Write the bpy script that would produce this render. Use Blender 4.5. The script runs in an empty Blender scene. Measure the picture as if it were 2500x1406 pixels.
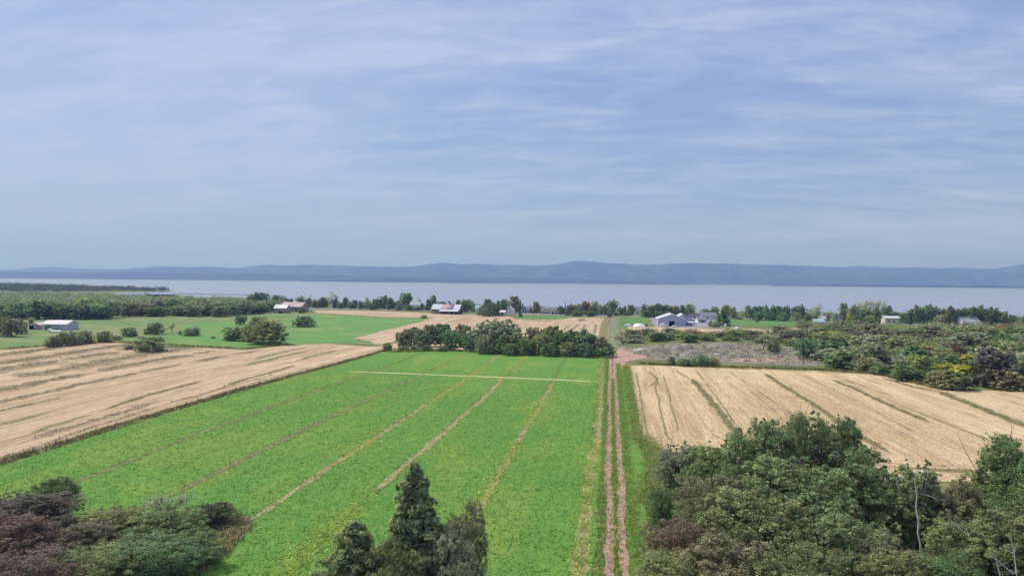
import bpy, bmesh, math, random
import numpy as np
from mathutils import Vector, Matrix

# ------------------------------------------------------------------ camera
scene = bpy.context.scene
C = scene.collection
CAM_H = 31.0
FPX = 1785.0                      # focal length in pixels of the 2500 px wide frame
YAW = math.radians(7.66); PITCH = math.radians(0.58); ROLL = math.radians(0.55)
fw = Vector((-math.sin(YAW)*math.cos(PITCH), math.cos(YAW)*math.cos(PITCH), -math.sin(PITCH)))
r0 = Vector((math.cos(YAW), math.sin(YAW), 0.0))
u0 = r0.cross(fw)
cr = r0*math.cos(ROLL) + u0*math.sin(ROLL)
cu = u0*math.cos(ROLL) - r0*math.sin(ROLL)
cam_data = bpy.data.cameras.new('camera')
cam_data.sensor_width = 36.0
cam_data.lens = 36.0*FPX/2500.0
cam_data.clip_start = 0.5; cam_data.clip_end = 90000.0
cam = bpy.data.objects.new('camera', cam_data)
M4 = Matrix(((cr.x, cu.x, -fw.x, 0), (cr.y, cu.y, -fw.y, 0), (cr.z, cu.z, -fw.z, CAM_H), (0, 0, 0, 1)))
cam.matrix_world = M4
C.objects.link(cam); scene.camera = cam

# ------------------------------------------------------------------ sky, sun, exposure
SUN_EL, SUN_AZ = math.radians(52), math.radians(285)      # azimuth clockwise from +Y
world = bpy.data.worlds.new('World'); scene.world = world; world.use_nodes = True
wn = world.node_tree; wn.nodes.clear()
def W(t, **k):
    n = wn.nodes.new(t)
    for a, b in k.items(): setattr(n, a, b)
    return n
def wmath(op, a, b=None, c=None):
    n = W('ShaderNodeMath', operation=op)
    for i, v in enumerate((a, b, c)):
        if v is None: continue
        if isinstance(v, (int, float)): n.inputs[i].default_value = v
        else: wn.links.new(v, n.inputs[i])
    return n.outputs[0]
sky = W('ShaderNodeTexSky', sky_type='NISHITA'); sky.sun_disc = False
sky.sun_elevation = SUN_EL; sky.sun_rotation = SUN_AZ; sky.air_density = 1.0; sky.dust_density = 1.5; sky.ozone_density = 2.0
tc = W('ShaderNodeTexCoord'); sep = W('ShaderNodeSeparateXYZ'); wn.links.new(tc.outputs['Generated'], sep.inputs[0])
zc = wmath('ADD', wmath('MAXIMUM', sep.outputs[2], 0.0), 0.20)
px_ = wmath('DIVIDE', sep.outputs[0], zc); py_ = wmath('DIVIDE', sep.outputs[1], zc)
comb = W('ShaderNodeCombineXYZ'); wn.links.new(px_, comb.inputs[0]); wn.links.new(py_, comb.inputs[1])
def wnoise(scale, rot, loc, nscale, detail, rough, dist):
    mp = W('ShaderNodeMapping'); mp.inputs['Scale'].default_value = scale; mp.inputs['Rotation'].default_value = (0, 0, rot); mp.inputs['Location'].default_value = loc
    wn.links.new(comb.outputs[0], mp.inputs[0])
    nz = W('ShaderNodeTexNoise'); nz.inputs['Scale'].default_value = nscale; nz.inputs['Detail'].default_value = detail
    nz.inputs['Roughness'].default_value = rough; nz.inputs['Distortion'].default_value = dist
    wn.links.new(mp.outputs[0], nz.inputs['Vector']); return nz.outputs['Fac']
def wramp(v, lo, hi):
    m = W('ShaderNodeMapRange', interpolation_type='SMOOTHSTEP'); m.inputs['From Min'].default_value = lo; m.inputs['From Max'].default_value = hi
    wn.links.new(v, m.inputs['Value']); return m.outputs['Result']
big = wnoise((0.6, 0.9, 1), 0.25, (3.1, 1.7, 0), 0.9, 4, 0.5, 0.3)
streak = wnoise((0.5, 1.5, 1), 0.45, (0.6, 2.3, 0), 1.3, 9, 0.62, 0.9)
mott = wnoise((0.9, 1.8, 1), 0.7, (2.2, 4.4, 0), 4.0, 12, 0.62, 0.8)
wisp = wnoise((1.0, 3.6, 1), -0.22, (5.2, 0.9, 0), 2.2, 10, 0.65, 0.6)
cl = wmath('ADD', wmath('MULTIPLY', wramp(big, 0.42, 0.58), 0.36), wmath('ADD', wmath('MULTIPLY', wramp(streak, 0.40, 0.66), 0.42), wmath('ADD', wmath('MULTIPLY', wramp(wisp, 0.44, 0.72), 0.40), wmath('MULTIPLY', wramp(mott, 0.42, 0.68), 0.34))))
mixs = W('ShaderNodeMix', data_type='RGBA')      # dull under-layer of the overcast: blue sky filtered by veil cloud
mixs.inputs[0].default_value = 0.72
wn.links.new(sky.outputs[0], mixs.inputs[6]); mixs.inputs[7].default_value = (1.6, 2.1, 4.05, 1)
mixc = W('ShaderNodeMix', data_type='RGBA')
wn.links.new(wmath('MINIMUM', cl, 1.0), mixc.inputs[0]); wn.links.new(mixs.outputs[2], mixc.inputs[6]); mixc.inputs[7].default_value = (3.1, 3.6, 5.15, 1)
glow = W('ShaderNodeMix', data_type='RGBA')      # paler air low over the horizon
wn.links.new(wramp(sep.outputs[2], 0.07, -0.01), glow.inputs[0]); wn.links.new(mixc.outputs[2], glow.inputs[6]); glow.inputs[7].default_value = (2.6, 2.75, 8.2, 1)
bg = W('ShaderNodeBackground'); bg.inputs['Strength'].default_value = 0.062
wout = W('ShaderNodeOutputWorld')
wn.links.new(glow.outputs[2], bg.inputs[0]); wn.links.new(bg.outputs[0], wout.inputs[0])
sd = bpy.data.lights.new('sun', 'SUN'); sd.energy = 1.5; sd.angle = math.radians(14); sd.color = (1.0, 0.94, 0.86)
sun = bpy.data.objects.new('sun', sd); C.objects.link(sun)
sdir = Vector((math.sin(SUN_AZ)*math.cos(SUN_EL), math.cos(SUN_AZ)*math.cos(SUN_EL), math.sin(SUN_EL)))
sun.rotation_euler = sdir.to_track_quat('Z', 'Y').to_euler(); sun.location = sdir*300
vs = scene.view_settings
vs.view_transform = 'Standard'; vs.look = 'None'; vs.gamma = 1.0; vs.exposure = 1.4; vs.use_curve_mapping = False

# ------------------------------------------------------------------ helpers
rng = np.random.default_rng(7); random.seed(7)
def sstep(a, b, v):
    t = np.clip((v-a)/(b-a), 0, 1); return t*t*(3-2*t)
def T(x, y):
    """gentle relief of the farmland"""
    x = np.asarray(x, float); y = np.asarray(y, float)
    t = 0.32*np.sin(x/41+1.3)*np.cos(y/57+0.4)+0.30*np.sin(y/75+x/95+0.6)+0.14*np.sin(x/23+y/31)
    return t*(1-sstep(900, 1300, y))
def ray(px, py): return fw + cr*((px-1250)/FPX) + cu*((703-py)/FPX)
def P(px, py):
    """the point of the farmland that lies in the given direction"""
    d = ray(px, py); z = 0.0
    for _ in range(6):
        t = (z-CAM_H)/d.z; z = float(T(d.x*t, d.y*t))
    return Vector((d.x*t, d.y*t, z))
def depth(p): return (p-Vector((0, 0, CAM_H))).dot(fw)
def D(px, py, dist):
    d = ray(px, py)*dist; return Vector((d.x, d.y, d.z+CAM_H))
def mesh_q(name, v, q, attrs=None, smooth=False):
    v = np.asarray(v, np.float32); q = np.asarray(q, np.int32)
    me = bpy.data.meshes.new(name); n = q.shape[1]
    me.vertices.add(len(v)); me.vertices.foreach_set('co', v.ravel())
    me.loops.add(q.size); me.loops.foreach_set('vertex_index', q.ravel())
    me.polygons.add(len(q)); me.polygons.foreach_set('loop_start', np.arange(0, q.size, n, dtype=np.int32))
    if smooth: me.polygons.foreach_set('use_smooth', np.ones(len(q), bool))
    for k, a in (attrs or {}).items():
        a = np.asarray(a, np.float32)
        if a.ndim == 1:
            t = me.attributes.new(k, 'FLOAT', 'POINT'); t.data.foreach_set('value', a)
        else:
            t = me.attributes.new(k, 'FLOAT_COLOR', 'POINT'); t.data.foreach_set('color', np.c_[a, np.ones(len(a))].astype(np.float32).ravel())
    me.update(calc_edges=True); return me
def link(name, data, parent=None, mat=None, kind=None, label=None, cat=None, group=None):
    o = bpy.data.objects.new(name, data); C.objects.link(o)
    if parent: o.parent = parent
    if mat and data and not data.materials: data.materials.append(mat)
    if kind: o['kind'] = kind
    if label: o['label'] = label
    if cat: o['category'] = cat
    if group: o['group'] = group
    return o

# ------------------------------------------------------------------ materials
class NT:
    def __init__(s, name):
        s.m = bpy.data.materials.new(name); s.m.use_nodes = True; s.t = s.m.node_tree; s.t.nodes.clear()
        s.out = s.n('ShaderNodeOutputMaterial'); s.b = s.n('ShaderNodeBsdfPrincipled'); s.l(s.b.outputs[0], s.out.inputs[0])
        s.b.inputs['Specular IOR Level'].default_value = 0.15; s.b.inputs['Roughness'].default_value = 0.9
    def n(s, t, **k):
        n = s.t.nodes.new(t)
        for a, b in k.items(): setattr(n, a, b)
        return n
    def l(s, a, b): s.t.links.new(a, b)
    def coord(s, scale=(1, 1, 1), rot=0.0, src='Object'):
        c = s.n('ShaderNodeTexCoord'); m = s.n('ShaderNodeMapping'); m.inputs['Scale'].default_value = scale; m.inputs['Rotation'].default_value = (0, 0, rot)
        s.l(c.outputs[src], m.inputs[0]); return m.outputs[0]
    def noise(s, scale, detail=4, rough=0.55, dist=0.0, rot=0.0):
        if isinstance(scale, (int, float)): scale = (scale,)*3
        z = s.n('ShaderNodeTexNoise'); z.inputs['Scale'].default_value = 1.0; z.inputs['Detail'].default_value = detail
        z.inputs['Roughness'].default_value = rough; z.inputs['Distortion'].default_value = dist
        s.l(s.coord(scale, rot), z.inputs['Vector']); return z.outputs['Fac']
    def rng(s, v, lo, hi, a=0.0, b=1.0):
        m = s.n('ShaderNodeMapRange', interpolation_type='SMOOTHSTEP')
        m.inputs['From Min'].default_value = lo; m.inputs['From Max'].default_value = hi; m.inputs['To Min'].default_value = a; m.inputs['To Max'].default_value = b
        s.l(v, m.inputs['Value']); return m.outputs['Result']
    def mix(s, f, a, b, blend='MIX'):
        m = s.n('ShaderNodeMix', data_type='RGBA', blend_type=blend)
        for i, v in ((0, f), (6, a), (7, b)):
            if isinstance(v, (int, float)): m.inputs[i].default_value = v
            elif isinstance(v, tuple): m.inputs[i].default_value = (*v[:3], 1)
            else: s.l(v, m.inputs[i])
        return m.outputs[2]
    def bump(s, h, strength=0.5, dist=0.1):
        b = s.n('ShaderNodeBump'); b.inputs['Strength'].default_value = strength; b.inputs['Distance'].default_value = dist
        s.l(h, b.inputs['Height']); s.l(b.outputs[0], s.b.inputs['Normal'])
def layered(name, base, layers, bump=None, rough=0.95, spec=0.1):
    """base colour and noise-shaped patches of other colours: (scale, detail, lo, hi, colour, amount[, distortion, rotation])"""
    k = NT(name); col = base; k.b.inputs['Roughness'].default_value = rough; k.b.inputs['Specular IOR Level'].default_value = spec
    for L in layers:
        sc, de, lo, hi, c, am = L[:6]; ds = L[6] if len(L) > 6 else 0.3; ro = L[7] if len(L) > 7 else 0.0
        col = k.mix(k.rng(k.noise(sc, de, 0.6, ds, ro), lo, hi, 0, am), col, c)
    if isinstance(col, tuple): k.b.inputs['Base Color'].default_value = (*col, 1)
    else: k.l(col, k.b.inputs['Base Color'])
    if bump: k.bump(k.noise(bump[0], 6, 0.65), bump[1], bump[2])
    return k.m
def leaf_mat(name, use_attr=False, transl=0.38, val=(0.55, 2.0)):
    k = NT(name); k.b.inputs['Roughness'].default_value = 0.75; k.b.inputs['Specular IOR Level'].default_value = 0.12
    if use_attr:
        a = k.n('ShaderNodeAttribute'); a.attribute_name = 'col'; base = a.outputs['Color']
    else:
        oi = k.n('ShaderNodeObjectInfo'); base = oi.outputs['Color']
    t = k.n('ShaderNodeAttribute'); t.attribute_name = 'tint'
    h = k.n('ShaderNodeAttribute'); h.attribute_name = 'hue'
    hs = k.n('ShaderNodeHueSaturation'); k.l(base, hs.inputs['Color'])
    k.l(k.rng(h.outputs['Fac'], 0, 1, 0.465, 0.535), hs.inputs['Hue'])
    k.l(k.rng(t.outputs['Fac'], 0, 1, *val), hs.inputs['Value'])
    k.l(hs.outputs[0], k.b.inputs['Base Color'])
    tr = k.n('ShaderNodeBsdfTranslucent'); k.l(hs.outputs[0], tr.inputs['Color'])
    mx = k.n('ShaderNodeMixShader'); mx.inputs[0].default_value = transl
    k.l(k.b.outputs[0], mx.inputs[1]); k.l(tr.outputs[0], mx.inputs[2]); k.l(mx.outputs[0], k.out.inputs[0])
    return k.m
LEAF = leaf_mat('foliage'); LEAFS = leaf_mat('foliage_mass', True)
BLADE = leaf_mat('grass_blades', True, 0.4, (0.75, 1.55))
BARK = layered('bark', (0.10, 0.08, 0.065), [((6, 6, 1.5), 5, 0.4, 0.7, (0.19, 0.16, 0.13), 0.9)], bump=((14, 14, 3), 0.6, 0.05))
BIRCH = layered('pale_bark', (0.68, 0.65, 0.60), [((5, 5, 9), 4, 0.58, 0.66, (0.12, 0.10, 0.09), 0.9), (1.2, 3, 0.4, 0.7, (0.45, 0.40, 0.35), 0.7)])
GREYBARK = layered('grey_bark', (0.24, 0.21, 0.20), [((4, 4, 2), 4, 0.4, 0.7, (0.36, 0.32, 0.31), 0.8)])

# ------------------------------------------------------------------ ground, shore and water
POINT = [D(px, 690, d_) for px, d_ in ((-330, 3000), (-150, 2750), (50, 2350), (250, 1960), (380, 1720), (440, 1600))]
SH = [(-3300, 2700)]+[(q.x, q.y) for q in POINT]+[(POINT[-1].x+25, 1330), (-800, 1120)]
for px, dd in ((560, 1050), (680, 955), (800, 900), (1000, 850), (1200, 830), (1500, 790), (1800, 738), (2100, 752), (2500, 740), (3100, 700), (4000, 640)):
    q = D(px, 690, dd); SH.append((q.x, q.y))
SH = np.array(sorted(SH))
def shoreY(x):
    return np.interp(x, SH[:, 0], SH[:, 1]) + 6*np.sin(np.asarray(x)/27.0) + 4*np.sin(np.asarray(x)/11.0+1)
def ground_z(x, y):
    return T(x, y) - 9.0*sstep(-12, 16, y-shoreY(x))
xs = np.unique(np.r_[np.arange(-3200, -900, 40), np.arange(-900, 900, 9), np.arange(900, 1500, 30)])
ys = np.unique(np.r_[np.arange(-150, 1000, 9), np.arange(1000, 2760, 22)])
gx, gy = np.meshgrid(xs, ys, indexing='ij')
gv = np.c_[gx.ravel(), gy.ravel(), ground_z(gx, gy).ravel()]
ni, nj = gx.shape
ii, jj = np.meshgrid(np.arange(ni-1), np.arange(nj-1), indexing='ij')
a_ = (ii*nj+jj).ravel()
MEADOW_LAYERS = [(0.012, 4, 0.42, 0.62, (0.16, 0.22, 0.06), 0.9), (0.05, 5, 0.45, 0.65, (0.27, 0.25, 0.10), 0.75),
                 (0.3, 5, 0.5, 0.7, (0.07, 0.12, 0.035), 0.75), (1.6, 4, 0.45, 0.7, (0.22, 0.24, 0.08), 0.6)]
GROUND = layered('rough_ground', (0.13, 0.16, 0.06), MEADOW_LAYERS, bump=(1.5, 0.8, 0.3))
link('ground', mesh_q('ground', gv, np.c_[a_, a_+nj, a_+nj+1, a_+1], smooth=True), mat=GROUND, kind='structure')

k = NT('river_water')
k.b.inputs['Base Color'].default_value = (0.30, 0.29, 0.33, 1); k.b.inputs['Roughness'].default_value = 0.22; k.b.inputs['IOR'].default_value = 1.33; k.b.inputs['Specular IOR Level'].default_value = 0.5
wv = k.n('ShaderNodeMath', operation='ADD'); k.l(k.noise((0.03, 0.09, 1), 5, 0.6), wv.inputs[0]); k.l(k.noise((0.004, 0.012, 1), 4, 0.6), wv.inputs[1])
k.bump(wv.outputs[0], 0.25, 2.0)
k.l(k.mix(k.rng(k.noise((0.0006, 0.006, 1), 5, 0.6, 0.6), 0.4, 0.65), (0.29, 0.285, 0.33), (0.32, 0.31, 0.355)), k.b.inputs['Base Color'])
k.l(k.rng(k.noise((0.0004, 0.005, 1), 5, 0.6, 0.8), 0.35, 0.7, 0.19, 0.26), k.b.inputs['Roughness'])
WATER = k.m
wx = np.array([-26000, -6000, -1500, 0, 1500, 6000, 26000.]); wy = np.array([-200, 600, 1500, 4000, 9000, 14000, 20600.])
gx, gy = np.meshgrid(wx, wy, indexing='ij'); ii, jj = np.meshgrid(np.arange(6), np.arange(6), indexing='ij'); a_ = (ii*7+jj).ravel()
link('river', mesh_q('river', np.c_[gx.ravel(), gy.ravel(), np.full(49, -5.0)], np.c_[a_, a_+7, a_+8, a_+1]), mat=WATER, kind='structure')

def vnoise(x, seed=0, oct=4, base=1.0):
    """smooth 1-D value noise"""
    x = np.asarray(x, float); out = np.zeros_like(x); amp = 1.0; tot = 0
    for o in range(oct):
        f = base*2**o; t = x*f+seed*17.3+o*5.1; i = np.floor(t); fr = t-i; fr = fr*fr*(3-2*fr)
        h = lambda n: np.modf(np.abs(np.sin(n*12.9898+seed*78.233)*43758.5453))[0]
        out += amp*(h(i)*(1-fr)+h(i+1)*fr); tot += amp; amp *= 0.5
    return out/tot-0.5
def resample(pts, step, closed=False):
    pts = [np.array(p[:2], float) for p in pts]; out = []
    n = len(pts)
    for i in range(n if closed else n-1):
        a, b = pts[i], pts[(i+1) % n]; L = np.linalg.norm(b-a); m = max(1, int(L/step))
        for t in range(m): out.append(a+(b-a)*t/m)
    if not closed: out.append(pts[-1])
    return np.array(out)
_sheet = [0]
def sheet(name, pts, mat, z=0.05, ragged=0.6, cut=9.0, kind='structure', step=1.2):
    """a field: polygon with ragged edges laid on the relief"""
    _sheet[0] += 1
    p = resample(pts, step, True); s = np.arange(len(p))*step
    d = np.c_[vnoise(s, _sheet[0], 4, 0.12), vnoise(s, _sheet[0]+50, 4, 0.12)]*2*ragged; p = p+d
    bm = bmesh.new(); vs_ = [bm.verts.new((a, b, 0)) for a, b in p]
    f = bm.faces.new(vs_); bm.normal_update()
    if f.normal.z < 0: f.normal_flip()
    bmesh.ops.triangulate(bm, faces=[f])
    for ax in (0, 1):
        lo, hi = p[:, ax].min(), p[:, ax].max()
        for c in np.arange(math.ceil(lo/cut)*cut, hi, cut):
            co = [0, 0, 0]; no = [0, 0, 0]; co[ax] = c; no[ax] = 1
            bmesh.ops.bisect_plane(bm, geom=bm.verts[:]+bm.edges[:]+bm.faces[:], plane_co=co, plane_no=no, dist=1e-5)
    for v in bm.verts: v.co.z = float(T(v.co.x, v.co.y))+z
    me = bpy.data.meshes.new(name); bm.to_mesh(me); bm.free()
    for pl in me.polygons: pl.use_smooth = True
    return link(name, me, mat=mat, kind=kind)
def PX(*l): return [P(a, b) for a, b in l]
WEEDY = []
def strip(name, pts, width, mat, z=0.09, ragged=0.5, step=0.7, gap=0.0, seed=None, kind='structure', wob=0.15):
    """a long ragged band on the ground (furrow, rut, lane); gap thins it out here and there"""
    _sheet[0] += 1; sd_ = seed or _sheet[0]
    p = resample(pts, step); s = np.arange(len(p))*step
    t = np.gradient(p, axis=0); t /= np.linalg.norm(t, axis=1)[:, None]+1e-9; nrm = np.c_[-t[:, 1], t[:, 0]]
    w = width*0.5*(1+ragged*2*vnoise(s, sd_, 4, 0.35)); w2 = width*0.5*(1+ragged*2*vnoise(s, sd_+31, 4, 0.35))
    if gap > 0:
        g = np.clip((vnoise(s, sd_+77, 4, 0.06)*2+1-gap)*3, 0.03, 1); w *= g; w2 *= g
    end = np.clip(np.minimum(s, s[-1]-s)/6.0, 0.04, 1) if name in ('furrow', 'weed_line', 'mown_path') else 1.0; w = w*end; w2 = w2*end
    c = p+nrm*(vnoise(s, sd_+9, 3, 0.05)*2*wob)[:, None]
    n = len(p); rows = [c+nrm*w[:, None], c, c-nrm*w2[:, None]]
    if name == 'weed_line': WEEDY.append((c, np.minimum(w, w2), mat.name))
    v = np.concatenate([np.c_[r_, T(r_[:, 0], r_[:, 1])+z] for r_ in rows]); i = np.arange(n-1)
    q = np.concatenate([np.c_[i+n*j, i+1+n*j, i+1+n*(j+1), i+n*(j+1)][:, ::-1] for j in (0, 1)])
    return link(name, mesh_q(name, v, q, smooth=True), mat=mat, kind=kind)

# ---- ground materials
GREEN = layered('clover_field', (0.126, 0.288, 0.050), [(0.02, 4, 0.4, 0.65, (0.175, 0.32, 0.058), 0.8), ((0.06, 0.03, 1), 6, 0.50, 0.64, (0.24, 0.33, 0.06), 0.7), ((0.10, 0.05, 1), 5, 0.50, 0.70, (0.25, 0.35, 0.065), 0.65), ((1.6, 0.03, 1), 4, 0.5, 0.66, (0.10, 0.24, 0.045), 0.5),
                ((0.9, 0.6, 1), 5, 0.52, 0.70, (0.26, 0.36, 0.07), 0.65), (2.2, 4, 0.50, 0.68, (0.035, 0.14, 0.04), 0.85), (5.0, 3, 0.55, 0.7, (0.30, 0.38, 0.12), 0.5)], bump=(3.0, 1.0, 0.22))
FARGREEN = layered('far_meadow', (0.165, 0.255, 0.085), [(0.012, 4, 0.45, 0.58, (0.25, 0.29, 0.10), 0.9), ((0.03, 0.06, 1), 6, 0.48, 0.60, (0.30, 0.29, 0.13), 0.75), ((0.15, 0.3, 1), 5, 0.5, 0.66, (0.07, 0.15, 0.05), 0.75), (0.6, 4, 0.5, 0.68, (0.20, 0.24, 0.09), 0.7)], bump=(1.2, 0.8, 0.3))
LAWN = layered('lawn', (0.12, 0.235, 0.065), [(0.06, 4, 0.45, 0.65, (0.15, 0.28, 0.06), 0.7), (0.6, 4, 0.5, 0.7, (0.05, 0.16, 0.04), 0.6)], bump=(1.5, 0.6, 0.2))
def stubble(name, rot, pale, mid):
    dk = (mid[0]*0.60, mid[1]*0.56, mid[2]*0.50)
    return layered(name, pale, [((0.03, 0.012, 1), 4, 0.40, 0.60, mid, 0.8, 0.5, rot), ((0.22, 0.010, 1), 5, 0.46, 0.60, (mid[0]*0.84, mid[1]*0.80, mid[2]*0.74), 0.8, 0.6, rot),
                ((1.1, 0.03, 1), 5, 0.48, 0.62, dk, 0.55, 0.5, rot), ((1.7, 0.05, 1), 4, 0.50, 0.64, (0.74, 0.57, 0.38), 0.75, 0.4, rot), ((0.35, 0.05, 1), 6, 0.58, 0.68, (0.33, 0.27, 0.13), 0.7, 0.9, rot),
                ((2.6, 0.6, 1), 5, 0.48, 0.70, dk, 0.7, 0.5, rot), ((0.12, 0.06, 1), 6, 0.56, 0.66, (0.40, 0.29, 0.19), 0.6, 0.9, rot), (3.0, 4, 0.54, 0.70, (0.25, 0.18, 0.10), 0.6)],
                bump=((2.2, 0.5, 1), 1.0, 0.3))
STUBL = stubble('stubble_left', 0.03, (0.67, 0.50, 0.315), (0.54, 0.39, 0.235))
STUBR = stubble('stubble_right', -0.02, (0.75, 0.575, 0.34), (0.63, 0.47, 0.265))
STUBF = stubble('stubble_far', 0.0, (0.64, 0.475, 0.325), (0.53, 0.38, 0.26))
DIRT = layered('red_earth', (0.52, 0.32, 0.245), [((1.2, 0.3, 1), 5, 0.45, 0.65, (0.24, 0.15, 0.13), 0.8), (0.12, 4, 0.5, 0.7, (0.42, 0.28, 0.25), 0.7), (3, 4, 0.55, 0.7, (0.17, 0.13, 0.09), 0.6)], bump=(2.5, 0.8, 0.12))
GRAVEL = layered('gravel_waste', (0.29, 0.245, 0.22), [(0.04, 5, 0.45, 0.60, (0.34, 0.23, 0.21), 0.85), (0.12, 5, 0.48, 0.62, (0.22, 0.20, 0.20), 0.8), (0.25, 5, 0.50, 0.62, (0.24, 0.24, 0.12), 0.8), (1.0, 4, 0.5, 0.70, (0.42, 0.38, 0.36), 0.6)], bump=(0.8, 1.0, 0.6))
ASPH = layered('road_surface', (0.40, 0.40, 0.41), [(0.05, 4, 0.4, 0.7, (0.46, 0.45, 0.44), 0.7), (1.0, 4, 0.5, 0.7, (0.33, 0.33, 0.33), 0.5)])
YARD = layered('yard_gravel', (0.33, 0.31, 0.31), [(0.08, 5, 0.45, 0.65, (0.25, 0.23, 0.23), 0.8), (0.3, 4, 0.5, 0.7, (0.24, 0.26, 0.13), 0.6)], bump=(1.0, 0.6, 0.2))
FUR_TAN = layered('furrow_straw', (0.42, 0.35, 0.17), [(0.5, 5, 0.45, 0.6, (0.22, 0.22, 0.07), 0.85), (1.8, 4, 0.5, 0.65, (0.55, 0.43, 0.27), 0.8), (2.5, 4, 0.55, 0.7, (0.17, 0.12, 0.07), 0.8)], bump=(2.5, 1.0, 0.2))
FUR_BRN = layered('furrow_earth', (0.25, 0.235, 0.105), [(0.4, 5, 0.45, 0.62, (0.17, 0.17, 0.075), 0.85), (1.5, 4, 0.5, 0.65, (0.41, 0.335, 0.185), 0.8)], bump=(2.5, 1.0, 0.2))
FUR_YEL = layered('yellow_weeds', (0.30, 0.34, 0.075), [(0.4, 5, 0.42, 0.58, (0.15, 0.29, 0.065), 0.9), (1.6, 4, 0.5, 0.65, (0.50, 0.42, 0.20), 0.8)], bump=(2.5, 1.0, 0.2))
WEEDMIX = layered('weedy_stubble', (0.44, 0.34, 0.23), [((1.2, 0.25, 1), 5, 0.47, 0.58, (0.26, 0.22, 0.11), 0.85), (0.15, 5, 0.45, 0.62, (0.33, 0.25, 0.17), 0.7), (1.5, 4, 0.5, 0.65, (0.20, 0.165, 0.09), 0.7)], bump=(2.0, 1.0, 0.3))
WEED = layered('weed_strip', (0.25, 0.215, 0.10), [(0.5, 5, 0.45, 0.62, (0.16, 0.15, 0.065), 0.85), (1.5, 4, 0.5, 0.65, (0.38, 0.31, 0.16), 0.8)], bump=(2.0, 1.0, 0.3))

# ---- fields
meadow_pts = PX((-260, 872), (0, 851), (130, 842), (250, 833), (330, 836), (480, 846), (600, 852), (700, 841), (860, 838), (935, 845), (865, 828), (940, 806), (1010, 790), (1052, 776), (950, 776), (770, 766), (690, 760), (560, 772), (300, 771), (120, 776), (-260, 786))
sheet('meadow', meadow_pts, FARGREEN, 0.05, 1.5, step=3)
sheet('meadow', PX((430, 818), (445, 800), (480, 790), (560, 786), (700, 784), (765, 768), (950, 777.5), (1045, 778), (1000, 791), (860, 827), (905, 838), (860, 836), (700, 839.5), (610, 850), (480, 843), (400, 833)), layered('bright_meadow', (0.135, 0.29, 0.075), [(0.03, 5, 0.5, 0.64, (0.27, 0.32, 0.09), 0.8), ((0.1, 0.3, 1), 5, 0.5, 0.66, (0.08, 0.19, 0.055), 0.7), (0.7, 4, 0.5, 0.68, (0.24, 0.31, 0.10), 0.7)], bump=(1.2, 0.8, 0.3)), 0.09, 2.0, step=3)
TRX = 1.05                         # the track runs along +Y at about this x
lf = PX((935, 859), (1000, 853), (1130, 855), (1250, 861), (1380, 867), (1478, 872))
green_pts = [(-97.5, 42), (TRX-2.4, 42), (TRX-2.4, lf[-1].y-3)] + [(p.x, p.y) for p in lf[::-1]] + [(-97.0, lf[0].y-3)]
sheet('clover_field', green_pts, GREEN, 0.06, 0.5, step=1.5)
slf = PX((-300, 882), (-120, 866), (0, 855), (130, 845), (250, 836), (330, 838), (390, 852), (480, 848), (600, 854), (700, 843), (800, 839), (900, 846), (945, 846))
sheet('stubble_field', [(-100.5, 70), (-100.0, slf[-1].y-25)] + [(p.x, p.y) for p in slf[::-1]] + [(-420, 70)], STUBL, 0.07, 0.8, step=1.8)
sheet('stubble_field', PX((762, 757.5), (900, 759), (1050, 764), (1170, 769), (1240, 772), (1262, 779), (1355, 781), (1385, 775), (1475, 776), (1487, 800), (1487, 822), (1440, 845), (1250, 856), (1000, 852), (952, 850), (930, 846), (900, 833), (862, 827), (935, 807), (1012, 790), (1058, 775), (950, 774), (775, 764)), STUBF, 0.08, 1.2, step=2.5)
rf_pts = PX((1536, 893), (1620, 893), (1750, 896), (2000, 906), (2120, 913), (2180, 920), (2250, 940), (2300, 953), (2500, 954), (2720, 962), (2900, 1010), (2900, 1185), (2420, 1178), (2150, 1172), (1900, 1150), (1700, 1125), (1625, 1100), (1584, 1084), (1570, 1068), (1556, 1000), (1546, 950))
sheet('stubble_field', rf_pts, STUBR, 0.07, 0.4, step=1.2)
sheet('stubble_field', PX((1516, 795), (1570, 798), (1640, 800), (1760, 803), (1900, 803), (1990, 800), (2000, 808), (1800, 812), (1640, 808), (1520, 826)), STUBF, 0.08, 1.0, step=2.5)
sheet('lawn', PX((1268, 770), (1395, 773), (1380, 779), (1262, 778)), LAWN, 0.09, 0.8, step=2.5)
sheet('lawn', PX((1532, 776), (1580, 776), (1588, 784), (1575, 792), (1530, 792), (1526, 784)), LAWN, 0.09, 0.8, step=2.5)
sheet('lawn', PX((1780, 780), (1990, 787), (1960, 797), (1780, 795)), LAWN, 0.09, 0.8, step=2.5)
sheet('farmyard', PX((1584, 776), (1720, 779), (1778, 786), (1770, 798), (1690, 802), (1600, 799), (1592, 788)), YARD, 0.07, 1.0, step=2.5)
sheet('gravel_waste_ground', PX((1530, 852), (1600, 843), (1720, 838), (1850, 840), (1950, 850), (2010, 872), (2040, 890), (1960, 894), (1800, 886), (1640, 880), (1560, 876), (1525, 866)), GRAVEL, 0.07, 1.2, step=2)
sheet('dirt_turnaround', PX((1507, 846), (1516, 845), (1530, 858), (1555, 866), (1600, 870), (1560, 878), (1528, 884), (1518, 900), (1497, 900), (1500, 880), (1508, 865)), DIRT, 0.10, 0.7, step=1.5)
vr = PX((1532, 893), (1543, 950), (1554, 1000), (1568, 1070), (1600, 1104), (1640, 1125), (1700, 1150), (1660, 1400))
sheet('grass_verge', [(TRX+1.25, 42), (TRX+7, 42)]+[(p.x, p.y) for p in vr[::-1]]+[(TRX+1.25, vr[0].y)], GREEN, 0.055, 0.25, step=1.2)
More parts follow.
